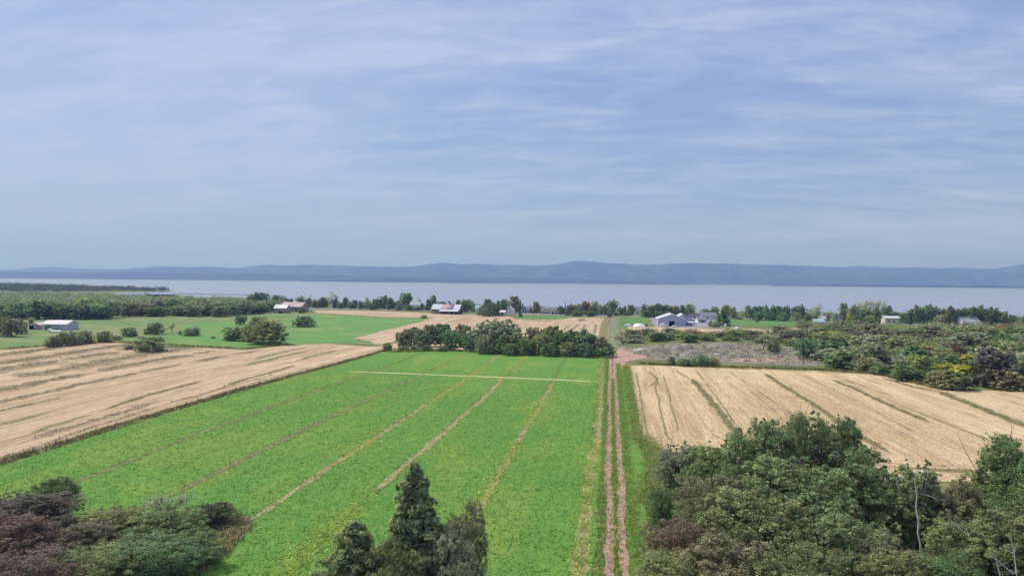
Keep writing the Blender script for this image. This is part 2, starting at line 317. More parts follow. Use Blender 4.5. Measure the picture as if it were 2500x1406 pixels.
# ---- farm track: two ruts, then on to the road
ytop = P(1508, 868).y
strip('wheel_rut', [(TRX-0.85, 40), (TRX-0.9, 120), (TRX-0.85, ytop)], 1.1, DIRT, 0.10, 0.7, gap=0.10, wob=0.25, step=0.5)
strip('wheel_rut', [(TRX+0.85, 40), (TRX+0.8, 120), (TRX+0.9, ytop)], 1.05, DIRT, 0.10, 0.7, gap=0.10, wob=0.25, step=0.5)
far_tr = [P(1511, 850), P(1503, 830), P(1499, 805), P(1500, 785), P(1504, 771)]
strip('lane', far_tr, 7.0, layered('grassy_lane', (0.19, 0.23, 0.11), [((0.3, 0.04, 1), 4, 0.45, 0.6, (0.30, 0.27, 0.19), 0.8), (0.5, 4, 0.5, 0.7, (0.12, 0.17, 0.05), 0.8)]), 0.11, 0.2, step=3)
strip('lane_verge', [p+Vector((-6.5, 0, 0)) for p in far_tr[1:]], 5.5, WEED, 0.10, 0.4, step=3)
strip('lane_verge', [p+Vector((6.8, 0, 0)) for p in far_tr[2:]], 5.0, layered('verge_grass', (0.12, 0.2, 0.06), [(0.3, 4, 0.45, 0.65, (0.24, 0.25, 0.08), 0.8)]), 0.10, 0.4, step=3)
# ---- shore road
road_px = [(600, 748), (740, 752.5), (850, 755), (1000, 757.5), (1060, 759), (1150, 762.5), (1250, 766), (1370, 769), (1430, 771), (1560, 772.5), (1680, 774), (1790, 777), (1900, 781), (2000, 785), (2150, 790), (2400, 796)]
road_w = [P(*p) for p in road_px]
strip('shore_road', road_w, 13, ASPH, 0.14, 0.03, step=6, wob=0.0)
strip('road_ditch', [p+Vector((0, -13, 0)) for p in road_w[1:7]], 5, WEED, 0.13, 0.5, step=4, gap=0.3)
strip('road_ditch', [p+Vector((0, -12, 0)) for p in road_w[11:14]], 5, layered('ditch_grass', (0.06, 0.10, 0.035), []), 0.13, 0.5, step=4)

# ---- furrows of the clover field (constant x, running with the field)
YEL = []
far_y = lambda x: np.interp(x, [p.x for p in lf], [p.y for p in lf])
for x, m, w, y0, y1, g in ((-79, FUR_BRN, 0.9, 80, 260, 0.25), (-61, FUR_BRN, 0.95, 90, 300, 0.2), (-45, FUR_TAN, 1.0, 85, 320, 0.3), (-33.2, FUR_TAN, 1.25, 100, 235, 0.15),
                           (-33.5, FUR_YEL, 2.6, 50, 95, 0.1), (-17.4, FUR_TAN, 1.0, 92, 235, 0.2), (-2.9, FUR_TAN, 1.5, 45, 300, 0.08), (-3.2, FUR_YEL, 1.1, 45, 320, 0.5), (-45, FUR_YEL, 1.6, 120, 260, 0.75), (-17.6, FUR_YEL, 1.5, 70, 190, 0.6), (-34, FUR_YEL, 1.4, 240, 320, 0.55), (-61.5, FUR_YEL, 1.3, 250, 330, 0.6)):
    y1 = min(y1, float(far_y(x))-3)
    if m is FUR_YEL: YEL.append((x, y0, y1, w, g)); continue
    strip('furrow', [(x, y0), (x+0.4, (y0+y1)/2), (x, y1)], w, m, 0.10+0.01*(m is FUR_YEL), 0.8, gap=g, wob=0.5)
strip('mown_path', PX((835, 907), (1000, 913), (1150, 919), (1300, 925), (1470, 933)), 1.9, layered('dry_path', (0.64, 0.58, 0.30), [(1.0, 4, 0.45, 0.65, (0.30, 0.36, 0.12), 0.6)]), 0.12, 0.4, gap=0.06)
strip('field_margin', [(-98.9, 60), (-98.8, 200), (-98.5, float(lf[0].y)+10)], 2.4, WEED, 0.11, 0.6, gap=0.05)
# ---- weed lines in the left stubble
for x, y0, y1, w, m, g in ((-118, 150, 200, 1.7, WEED, 0.15), (-110, 190, 248, 1.5, WEED, 0.2), (-109, 118, 165, 2.4, WEEDMIX, 0.5), (-113, 120, 150, 1.4, FUR_BRN, 0.6), (-124, 100, 150, 2.0, FUR_BRN, 0.65), (-137, 120, 170, 2.4, WEEDMIX, 0.6), (-105, 95, 220, 1.0, WEEDMIX, 0.55),
                         (-150, 150, 300, 4, WEEDMIX, 0.45), (-165, 160, 290, 8, WEEDMIX, 0.55), (-182, 200, 300, 12, WEEDMIX, 0.5), (-200, 200, 310, 12, WEEDMIX, 0.5), (-215, 220, 320, 10, WEEDMIX, 0.4), (-235, 220, 320, 10, WEEDMIX, 0.4), (-130, 240, 300, 3.0, FUR_BRN, 0.45), (-120, 260, 310, 2.5, FUR_BRN, 0.5), (-138, 260, 320, 2.5, FUR_BRN, 0.5), (-102.6, 70, 330, 0.8, FUR_BRN, 0.5)):
    strip('weed_line', [(x+4, y0), (x+1, (y0+y1)/2), (x, y1)], w, m, 0.10+0.004*(w > 2), 0.9, gap=g, wob=1.2)
# ---- weed lines in the right stubble
for pts, w, m, g in ((((1690, 925), (1718, 958), (1760, 1010), (1812, 1075)), 1.7, WEED, 0.08), (((1868, 912), (1905, 938), (1990, 990), (2080, 1050), (2180, 1110)), 1.6, WEED, 0.12),
                     (((2030, 927), (2085, 948), (2160, 985), (2275, 1033)), 1.7, WEED, 0.1), (((2060, 925), (2100, 940), (2180, 968)), 1.2, FUR_BRN, 0.3), (((2290, 955), (2360, 983), (2480, 1030), (2600, 1080)), 2.6, WEED, 0.05),
                     (((2150, 922), (2230, 945), (2330, 962)), 1.6, WEED, 0.3), (((1553, 910), (1561, 960), (1570, 1010), (1580, 1062), (1605, 1085), (1650, 1100)), 0.5, FUR_BRN, 0.1),
                     (((1590, 910), (1608, 935), (1601, 945), (1612, 1000), (1626, 1062), (1650, 1088)), 0.45, FUR_BRN, 0.2), (((1580, 905), (1606, 925), (1596, 938), (1580, 945)), 0.5, WEED, 0.1), (((1620, 915), (1640, 990), (1655, 1060)), 0.4, FUR_BRN, 0.45),
                     (((1650, 905), (1682, 925)), 0.8, FUR_BRN, 0.2), (((1830, 955), (1900, 1010)), 0.4, FUR_BRN, 0.4), (((2170, 1140), (2300, 1148), (2430, 1150)), 2.2, WEED, 0.05), (((2160, 1131), (2210, 1134)), 0.8, DIRT, 0.05), (((2290, 1138), (2330, 1140)), 0.7, DIRT, 0.1), (((1660, 895), (1950, 906), (2120, 914)), 1.0, WEED, 0.2),
                     (((1700, 905), (1760, 985), (1800, 1040)), 0.5, FUR_BRN, 0.5), (((1780, 905), (1900, 990), (2000, 1060)), 0.5, FUR_BRN, 0.55), (((1960, 915), (2100, 985), (2260, 1070)), 0.5, FUR_BRN, 0.55), (((2200, 990), (2350, 1050), (2480, 1100)), 0.6, FUR_BRN, 0.5)):
    strip('weed_line', PX(*pts), w, m, 0.11+0.003*w, 0.7, gap=g, wob=0.3)
for pts, w, m, g in ((((1390, 795), (1350, 826)), 2.0, FUR_BRN, 0.3), (((1410, 792), (1385, 820)), 2.0, FUR_BRN, 0.4), (((1430, 792), (1415, 820)), 2.0, FUR_BRN, 0.4), (((1455, 792), (1450, 815)), 2.0, FUR_BRN, 0.4), (((1380, 784), (1440, 785)), 4.0, WEED, 0.3), (((1425, 778), (1415, 784)), 5, WEED, 0.2),
                     (((1270, 781), (1360, 785)), 7, WEED, 0.2), (((1190, 800), (1255, 782)), 2, FUR_BRN, 0.3), (((1085, 789), (1140, 777)), 2.5, FUR_BRN, 0.2), (((1060, 775), (1140, 772)), 3, WEED, 0.4), (((860, 765), (960, 768)), 3, FUR_BRN, 0.5), (((900, 845), (960, 838), (1000, 825)), 5, FUR_BRN, 0.25), (((860, 828), (920, 830)), 3, WEED, 0.2)):
    strip('weed_line', PX(*pts), w, m, 0.13, 0.7, gap=g, wob=0.5, step=2)

# ---- tidal flats and pools behind the left wood
for pts in (((268, 716), (350, 714), (360, 722), (300, 727)), ((345, 712.5), (440, 714), (430, 719), (370, 720))):
    pp = [D(a, b, CAM_H*FPX/(b-673.5-a*0.0096)) for a, b in pts]
    v = [(p.x, p.y, 0.25) for p in pp]
    link('tidal_pool', mesh_q('tidal_pool', v, [[0, 1, 2, 3]]), mat=WATER, kind='structure')
pp = [D(a, b, CAM_H*FPX/(b-673.5-a*0.0096)) for a, b in ((445, 711), (700, 716), (700, 717), (445, 713))]
mud = layered('mud_bar', (0.16, 0.14, 0.14), [])
vv = [(p.x, p.y, -4.9) for p in pp]+[(sum(p.x for p in pp)/4, sum(p.y for p in pp)/4, -4.2)]
link('mud_bar', mesh_q('mud_bar', vv, [[0, 1, 4], [1, 2, 4], [2, 3, 4], [3, 0, 4]]), mat=mud, kind='structure')

# ------------------------------------------------------------------ far shore and mountains
FOREST = layered('far_forest', (0.04, 0.055, 0.04), [(0.0012, 6, 0.44, 0.58, (0.12, 0.12, 0.075), 0.8), (0.006, 5, 0.46, 0.62, (0.02, 0.03, 0.022), 0.85)], bump=(0.02, 1.0, 25))
LOWLAND = layered('far_lowland', (0.05, 0.06, 0.045), [((0.0012, 0.003, 1), 5, 0.56, 0.64, (0.26, 0.22, 0.15), 0.7), (0.006, 4, 0.45, 0.7, (0.035, 0.05, 0.03), 0.8)], bump=(0.02, 1.0, 15))
def ridge(name, prof, dist, span, mat, rough=0.06, seed=1, foot=0.25, nx=520, nz=26):
    """a range of hills: crest heights follow the skyline at its distance; the flanks are folded by spurs"""
    prof = np.array(prof, float); u = np.linspace(prof[0, 0], prof[-1, 0], nx); ytop = np.interp(u, prof[:, 0], prof[:, 1])
    ker = np.hanning(9); ker /= ker.sum(); ytop = np.convolve(np.pad(ytop, 4, 'edge'), ker, 'valid')+vnoise(u, seed, 5, 0.03)*2.4*(FPX/1785)
    v = []
    ts = np.linspace(-1, 1, nz)
    for a, b in zip(u, ytop):
        top = D(a, b, dist); H = max(top.z, 4)+5
        base = Vector((top.x, top.y, 0)); out = Vector((ray(a, 690).x, ray(a, 690).y, 0)).normalized()
        for t in ts:
            prof_t = (1-abs(t)**1.4)
            w = 0.5*math.sin(a/23.0+seed+t*3.1)+0.35*math.sin(a/9.1+t*5+seed*2)+0.3*math.sin(a/47+t*2.2)
            n = 1-rough*3*abs(w)*(1-prof_t)*4*prof_t if t < 0 else 1
            p = base+out*(t*span)
            v.append((p.x, p.y, -5.2+H*prof_t*n+(math.sin(a*1.7+t*9)+math.sin(a*3.1-t*14))*0.004*H*(abs(t) < 0.98)))
    i, j = np.meshgrid(np.arange(nx-1), np.arange(nz-1), indexing='ij'); q = (i*nz+j).ravel()
    return link(name, mesh_q(name, v, np.c_[q, q+nz, q+nz+1, q+1], smooth=True), mat=mat, kind='structure')
ridge('far_mountains', [(-900, 662), (-500, 655), (-200, 660), (20, 658), (80, 653), (130, 651), (200, 655), (330, 657), (800, 661), (1600, 660), (1900, 652), (1960, 648), (2010, 649), (2060, 652), (2100, 647), (2135, 650), (2180, 653), (2260, 656), (2330, 652), (2400, 655), (2470, 656), (2600, 650), (3000, 654), (3400, 650)], 19000, 900, FOREST, seed=5)
ridge('mountains', [(-900, 655), (-600, 662), (-300, 655), (-100, 660), (0, 662), (200, 661), (300, 657), (350, 654), (390, 650), (410, 648.5), (450, 651.5), (520, 650), (570, 655), (600, 652), (640, 646), (660, 645), (700, 649), (730, 647), (760, 645), (800, 647), (850, 648), (900, 650), (980, 651.5), (1020, 649), (1050, 644), (1090, 640.5), (1120, 644), (1145, 645), (1170, 643), (1210, 647), (1250, 646), (1330, 647.5), (1365, 645), (1385, 639), (1405, 636.5), (1430, 636), (1450, 638), (1480, 642), (1530, 643), (1580, 646.5), (1640, 644), (1690, 641.5), (1760, 643), (1830, 645), (1900, 646), (1960, 649), (2020, 653), (2080, 656.5), (2150, 655), (2200, 653), (2240, 650.5), (2290, 655.5), (2350, 658.5), (2420, 657.5), (2460, 650), (2500, 644.5), (2560, 640), (2700, 648), (2900, 640), (3200, 650), (3400, 645)], 15500, 2600, FOREST, seed=2, rough=0.12)
ridge('far_lowland', [(-900, 655), (-400, 660), (0, 664), (150, 665.5), (300, 664.5), (450, 667), (600, 668), (750, 670), (900, 674), (1100, 676), (1250, 678), (1400, 682), (1550, 687), (1680, 692.5)], 10600, 600, LOWLAND, seed=3)
ridge('wooded_spit', [(735, 686.2), (760, 683.5), (830, 683), (900, 681.5), (1000, 682.5), (1100, 683.5), (1200, 686), (1260, 689.5)], 9300, 240, FOREST, seed=4, nx=260)
ridge('wooded_spit', [(1880, 697), (1950, 695.5), (2000, 694.5), (2150, 695.3), (2300, 696.5), (2420, 697.5), (2500, 698), (2700, 698), (2900, 700), (3300, 704)], 9300, 240, FOREST, seed=6, nx=360)
# ------------------------------------------------------------------ haze between the camera and the far shore
hz = bpy.data.meshes.new('haze'); bm = bmesh.new(); bmesh.ops.create_cube(bm, size=1); bm.to_mesh(hz); bm.free()
ho = link('haze', hz, kind='stuff', label='bluish haze in the air over the river and mountains', cat='haze')
ho.scale = (54000, 21600, 760); ho.location = (0, 10100, 369)
ho.location.z = -11+380
hm = bpy.data.materials.new('haze'); hm.use_nodes = True; hm.node_tree.nodes.clear()
hv = hm.node_tree.nodes.new('ShaderNodeVolumePrincipled'); hv.inputs['Color'].default_value = (0.27, 0.41, 1.0, 1); hv.inputs['Absorption Color'].default_value = (0.6, 0.8, 1, 1); hv.inputs['Density'].default_value = 1.2e-4; hv.inputs['Anisotropy'].default_value = 0.15
hout = hm.node_tree.nodes.new('ShaderNodeOutputMaterial'); hm.node_tree.links.new(hv.outputs[0], hout.inputs['Volume']); hz.materials.append(hm)

# ------------------------------------------------------------------ foliage builders
def leaf_quads(c, n_out, size, up=0.35, jitter=1.1):
    """one bent leaf-spray quad for each centre, facing roughly outwards and up"""
    N = len(c); n = n_out + rng.normal(0, jitter, (N, 3)); n[:, 2] += up
    n /= np.linalg.norm(n, axis=1)[:, None]+1e-9
    t = np.cross(n, rng.normal(0, 1, (N, 3))); t /= np.linalg.norm(t, axis=1)[:, None]+1e-9
    b = np.cross(n, t); s = size*rng.uniform(0.4, 1.6, N)[:, None]; asp = rng.uniform(0.45, 0.85, N)[:, None]
    v = np.stack([c-t*s, c-b*s*asp+n*s*0.15, c+t*s, c+b*s*asp+n*s*0.15], 1).reshape(-1, 3)
    return v
def crown_mesh(name, lobes, n_clump, leaves, size, clump_r=0.16, up=0.4):
    """lobes: (centre, radii); clumps sit in the outer part of each lobe, leaves in each clump"""
    cs, ns, tint, hue = [], [], [], []
    tot = sum(r[0]*r[1]+r[1]*r[2]+r[0]*r[2] for _, r in lobes)
    for c, r in lobes:
        c = np.array(c, float); r = np.array(r, float); k = max(3, int(n_clump*(r[0]*r[1]+r[1]*r[2]+r[0]*r[2])/tot))
        d = rng.normal(0, 1, (k, 3)); d /= np.linalg.norm(d, axis=1)[:, None]; d[:, 2] = np.where(d[:, 2] < -0.8, -d[:, 2], d[:, 2])
        rad = rng.uniform(0.55, 1.0, k)**0.55*rng.uniform(0.88, 1.1, k)
        cc = c+d*r*rad[:, None]; lt = rng.uniform(0.0, 1.0); lh = rng.uniform(0.2, 0.8)
        for i in range(k):
            cr_ = clump_r*rng.uniform(0.40, 1.25)*float(np.mean(r))*1.6
            p = rng.normal(0, 1, (leaves, 3)); p /= np.linalg.norm(p, axis=1)[:, None]; p *= (rng.uniform(0.2, 1, leaves)**0.5*cr_)[:, None]; p[:, 2] *= 0.75
            cs.append(cc[i]+p); nn = p/(cr_+1e-6)+d[i]*0.8; ns.append(nn)
            ct = np.clip(lt*0.35+0.65*rng.uniform(0, 1), 0, 1); tint.append(np.clip(ct*0.45+0.55*rng.uniform(0, 1, leaves)**1.3, 0, 1))
            hue.append(np.clip(lh*0.5+0.3*rng.uniform(0, 1)+0.2*rng.uniform(0, 1, leaves), 0, 1))
    c = np.concatenate(cs); v = leaf_quads(c, np.concatenate(ns), size, up); N = len(c)
    return mesh_q(name, v, np.arange(4*N).reshape(-1, 4), {'tint': np.repeat(np.concatenate(tint), 4), 'hue': np.repeat(np.concatenate(hue), 4)})
def tubes(paths, sides=6):
    """tapered tubes: each path is a list of (x, y, z, radius)"""
    V, Q, o = [], [], 0; an = np.arange(sides)*2*math.pi/sides
    for p in paths:
        p = np.array(p, float); t = np.gradient(p[:, :3], axis=0); t /= np.linalg.norm(t, axis=1)[:, None]+1e-9
        ref = np.where(np.abs(t[:, 2:3]) > 0.9, np.array([[1., 0, 0]]), np.array([[0, 0, 1.]]))
        a = np.cross(t, ref); a /= np.linalg.norm(a, axis=1)[:, None]+1e-9; b = np.cross(t, a)
        ring = p[:, None, :3]+p[:, 3][:, None, None]*(np.cos(an)[None, :, None]*a[:, None]+np.sin(an)[None, :, None]*b[:, None])
        n = len(p); V.append(ring.reshape(-1, 3)); i, j = np.meshgrid(np.arange(n-1), np.arange(sides), indexing='ij'); i = i.ravel(); j = j.ravel(); j2 = (j+1) % sides
        Q.append(o+np.c_[i*sides+j, i*sides+j2, (i+1)*sides+j2, (i+1)*sides+j]); o += n*sides
    return np.concatenate(V), np.concatenate(Q)
def limb(a, b, r_a, r_b, n=5, sag=0.08):
    a = np.array(a, float); b = np.array(b, float); L = np.linalg.norm(b-a); o = rng.normal(0, sag*L*0.5, 3); out = []
    for i in range(n):
        t = i/(n-1); p = a+(b-a)*t+o*math.sin(t*math.pi); out.append((*p, r_a+(r_b-r_a)*t))
    return out
def decid(name, near, shape='round'):
    """unit-height broadleaf tree: returns (trunk mesh, crown mesh); height 1, crown half-width about 0.36"""
    lobes = []; nl = {'round': 14, 'spread': 15, 'tall': 13, 'shrub': 11, 'upright': 17}[shape]
    if shape == 'shrub': zc, rz, R, tr = 0.42, 0.56, 0.50, 0.02
    elif shape == 'tall': zc, rz, R, tr = 0.52, 0.48, 0.25, 0.12
    elif shape == 'upright': zc, rz, R, tr = 0.50, 0.50, 0.36, 0.12
    elif shape == 'spread': zc, rz, R, tr = 0.54, 0.46, 0.46, 0.15
    else: zc, rz, R, tr = 0.51, 0.49, 0.40, 0.12
    lobes.append(((0, 0, zc), (R*0.62, R*0.62, rz*0.72)))
    for i in range(nl):
        az = i*2.399+rng.uniform(-0.5, 0.5); zf = (-0.8+1.65*(i+rng.uniform(0, 1))/nl) if i else 0.8
        rr = R*math.sqrt(max(0.12, 1-zf*zf*(1.0 if zf > 0 else 0.55)))*rng.uniform(0.5, 0.8); s = R*rng.uniform(0.34, 0.52)
        sz = s*(1.9 if shape == 'upright' and zf > 0.1 else rng.uniform(0.75, 1.05))
        lobes.append(((rr*math.cos(az), rr*math.sin(az), min(zc+zf*rz*0.72, 1-sz*0.9)), (s, s*rng.uniform(0.85, 1.15), sz)))
    for i in range(6 if shape in ('tall', 'upright') else 8):
        az = i*6.283/8+rng.uniform(-0.3, 0.3); s = R*rng.uniform(0.30, 0.42); rr = R*rng.uniform(0.35, 0.68); z0 = rng.uniform(0.08, 0.24)
        lobes.append(((rr*math.cos(az), rr*math.sin(az), z0), (s, s, max(0.1, s*0.7))))
    if near == 2:
        for i in range(26 if shape == 'upright' else 12):
            az = rng.uniform(0, 6.28); zf = rng.uniform(0.3, 0.95); rr = R*math.sqrt(1-zf*zf)*rng.uniform(0.7, 1.05); s = R*rng.uniform(0.07, 0.13); z0 = zc+zf*rz*rng.uniform(0.82, 0.98)
            lobes.append(((rr*math.cos(az), rr*math.sin(az), z0), (s, s, s*rng.uniform(2.0, 3.4)*(1.25 if shape == 'upright' else 0.8))))
    cl, lv, sz = {2: (1050, 50, 0.0082), 1: (300, 10, 0.038), 0: (60, 8, 0.05)}[near]
    cm = crown_mesh(name+'_crown', lobes, cl, lv, sz)
    paths = [limb((0, 0, -0.02), (rng.normal(0, 0.02), rng.normal(0, 0.02), zc+rz*0.5), 0.026, 0.006, 7, 0.03)]
    for c, r in lobes[1:]:
        t0 = rng.uniform(tr, zc); paths.append(limb((0, 0, t0), c, 0.012, 0.003, 5))
        if near == 2:
            for _ in range(4):
                e = np.array(c)+rng.normal(0, 1, 3)*np.array(r)*0.6; paths.append(limb(c, e, 0.004, 0.0015, 4))
    v, q = tubes(paths, 6 if near else 4); return mesh_q(name+'_trunk', v, q, smooth=True), cm
def conifer(name, near, irregular=0.25, slim=0.2):
    """unit-height conifer with whorled drooping boughs"""
    cs, ns, tint, hue, paths = [], [], [], [], [limb((0, 0, -0.02), (0.005, 0, 0.985), 0.022, 0.002, 8, 0.01)]
    tiers = {2: 30, 1: 18, 0: 10}[near]; lv = {2: 300, 1: 60, 0: 12}[near]; size = {2: 0.0105, 1: 0.032, 0: 0.05}[near]
    for k_ in range(tiers):
        f = k_/(tiers-1); z = 0.08+0.88*f; L = slim*(1-f)**0.7*rng.uniform(1-irregular, 1+irregular)+0.02; nb = 7 if f < 0.7 else 5
        for b in range(nb):
            az = b*2*math.pi/nb+k_*0.9+rng.uniform(-0.35, 0.35); l = L*rng.uniform(0.65, 1.2)
            e = np.array((math.cos(az)*l, math.sin(az)*l, z-0.10*l+rng.uniform(-0.01, 0.012)))
            a = np.array((0, 0, z)); paths.append(limb(a, e, 0.004, 0.0012, 4, 0.05))
            n = int(lv*(0.35+0.65*(1-f))); t = rng.uniform(0.12, 1.05, n)**0.8
            side = np.array((-math.sin(az), math.cos(az), 0)); w = l*0.34*(1.1-t)+0.012
            p = a+(e-a)*t[:, None]+side*(rng.normal(0, 0.6, n)*w)[:, None]; p[:, 2] -= np.abs(rng.normal(0, 0.016, n)); p[:, 2] += rng.normal(0, 0.006, n)
            cs.append(p); ns.append(np.tile(np.array((math.cos(az)*0.6, math.sin(az)*0.6, 0.6)), (n, 1)))
            bt = rng.uniform(0, 1); tint.append(np.clip(bt*0.5+0.5*rng.uniform(0, 1, n), 0, 1)); hue.append(np.clip(rng.uniform(0.2, 0.8)+rng.normal(0, 0.08, n), 0, 1))
    c = np.concatenate(cs); v = leaf_quads(c, np.concatenate(ns), size, 0.3, 0.6); N = len(c)
    cm = mesh_q(name+'_crown', v, np.arange(4*N).reshape(-1, 4), {'tint': np.repeat(np.concatenate(tint), 4), 'hue': np.repeat(np.concatenate(hue), 4)})
    v, q = tubes(paths, 5 if near else 4); return mesh_q(name+'_trunk', v, q, smooth=True), cm
def bare(name, near, leafy=0.3):
    """half-bare tree: fine twigs with few leaves"""
    paths, tips = [], []
    def grow(a, d, L, r, lev):
        b = a+d*L; paths.append(limb(a, b, r, r*0.6, 4, 0.1))
        if lev == 0: tips.append(b); return
        for _ in range(3 if lev > 1 else 4):
            nd = d+rng.normal(0, 0.42, 3); nd[2] += 0.12; nd /= np.linalg.norm(nd); grow(a+d*L*rng.uniform(0.55, 1.0), nd, L*rng.uniform(0.55, 0.75), r*0.55, lev-1)
    for s in range(2): grow(np.array((0, 0, -0.02)), np.array((rng.normal(0, 0.12), rng.normal(0, 0.12), 1.0)), 0.4, 0.018, 4 if near else 3)
    v, q = tubes(paths, 4); zt = v[:, 2].max(); v[:, 2] *= 1/zt
    t = np.array(tips)*np.array((1, 1, 1/zt)); n = {2: 14, 1: 5, 0: 3}[near]
    c = np.repeat(t, n, 0)+rng.normal(0, 0.035, (len(t)*n, 3)); c = c[rng.uniform(0, 1, len(c)) < leafy+0.25]; N = len(c)
    cm = mesh_q(name+'_crown', leaf_quads(c, rng.normal(0, 1, (N, 3)), {2: 0.012, 1: 0.022, 0: 0.03}[near]), np.arange(4*N).reshape(-1, 4), {'tint': np.repeat(rng.uniform(0.2, 1, N), 4), 'hue': np.repeat(rng.uniform(0.2, 0.8, N), 4)})
    return mesh_q(name+'_trunk', v, q, smooth=True), cm
PROTO = {}
for sh in ('round', 'spread', 'tall', 'shrub', 'upright'):
    for nr, n in ((2, 1 if sh in ('tall', 'shrub') else 2), (1, 4)):
        PROTO[sh, nr] = [decid(f'{sh}_{nr}', nr, sh) for _ in range(n)]
PROTO['conifer', 2] = [conifer('conifer', 2, 0.38, 0.21), conifer('conifer', 2, 0.15, 0.38)]
PROTO['conifer', 1] = [conifer('conifer', 1, 0.2, 0.24), conifer('conifer', 1, 0.25, 0.17)]
PROTO['bare', 2] = [bare('bare', 2, 0.25)]; PROTO['bare', 1] = [bare('bare', 1, 0.25) for _ in range(3)]
for ms in PROTO.values():
    for t_, c_ in ms: t_.materials.append(BARK); c_.materials.append(LEAF)
HW = {'round': 0.40, 'spread': 0.47, 'tall': 0.27, 'shrub': 0.52, 'upright': 0.36, 'conifer': 0.22, 'bare': 0.35}
NAMES = {'round': 'deciduous_tree', 'spread': 'deciduous_tree', 'tall': 'deciduous_tree', 'shrub': 'shrub', 'upright': 'deciduous_tree', 'conifer': 'conifer', 'bare': 'half_bare_tree'}
CATS = {'shrub': 'shrub'}
def plant(pos, h, half_w, shape, near, col, label, group=None, name=None, variant=None, bark=None):
    ms = PROTO[shape, near]; t_, c_ = ms[variant if variant is not None else random.randrange(len(ms))]
    o = link(name or NAMES[shape], None, label=label, cat=CATS.get(shape, 'tree'), group=group)
    o.empty_display_size = 0.5; s = half_w/(0.40 if shape == 'conifer' and near == 2 and variant == 1 else HW[shape])
    o.location = pos; o.rotation_euler = (0, 0, random.uniform(0, 6.28)); o.scale = (s, s, h)
    if bark:
        t_ = t_.copy(); t_.materials.clear(); t_.materials.append(bark)
    link('stem' if shape == 'shrub' else 'trunk', t_, o)
    c = link('foliage' if shape == 'shrub' else 'crown', c_, o)
    j = [random.uniform(0.86, 1.16), random.uniform(0.95, 1.05)]
    c.color = (col[0]*j[0]*j[1], col[1]*j[0], col[2]*j[0], 1)
    return o
# leaf colours (albedo)
OLIVE = (0.268, 0.305, 0.130); DARK = (0.207, 0.274, 0.116); GREEN_ = (0.202, 0.283, 0.110); GREY = (0.312, 0.347, 0.201); BROWN = (0.293, 0.281, 0.148)
PURPLE = (0.225, 0.193, 0.144); YELLOW = (0.447, 0.460, 0.074); YGREEN = (0.348, 0.413, 0.133); RED = (0.416, 0.153, 0.085); CEDAR = (0.246, 0.287, 0.130); PALE = (0.385, 0.405, 0.221); TEAL = (0.207, 0.306, 0.141)
CNAME = {OLIVE: 'olive green', DARK: 'dark green', GREEN_: 'mid green', GREY: 'grey green', BROWN: 'brownish', PURPLE: 'purple brown', YELLOW: 'bright yellow', YGREEN: 'yellowish green', RED: 'red', CEDAR: 'dark olive', PALE: 'pale grey', TEAL: 'deep blue green'}
def by_base(px, top, base, w, shape, col, label, near=1, **kw):
    p = P(px, base); d = depth(p); h = D(px, top, d).z-p.z
    return plant(p, h, w*0.5*d/FPX, shape, near, col, label, **kw)
def by_depth(px, top, d, w, shape, col, label, near=2, **kw):
    q = D(px, top, d); z = float(T(q.x, q.y)); return plant(Vector((q.x, q.y, z)), q.z-z, w*0.5*d/FPX, shape, near, col, label, **kw)

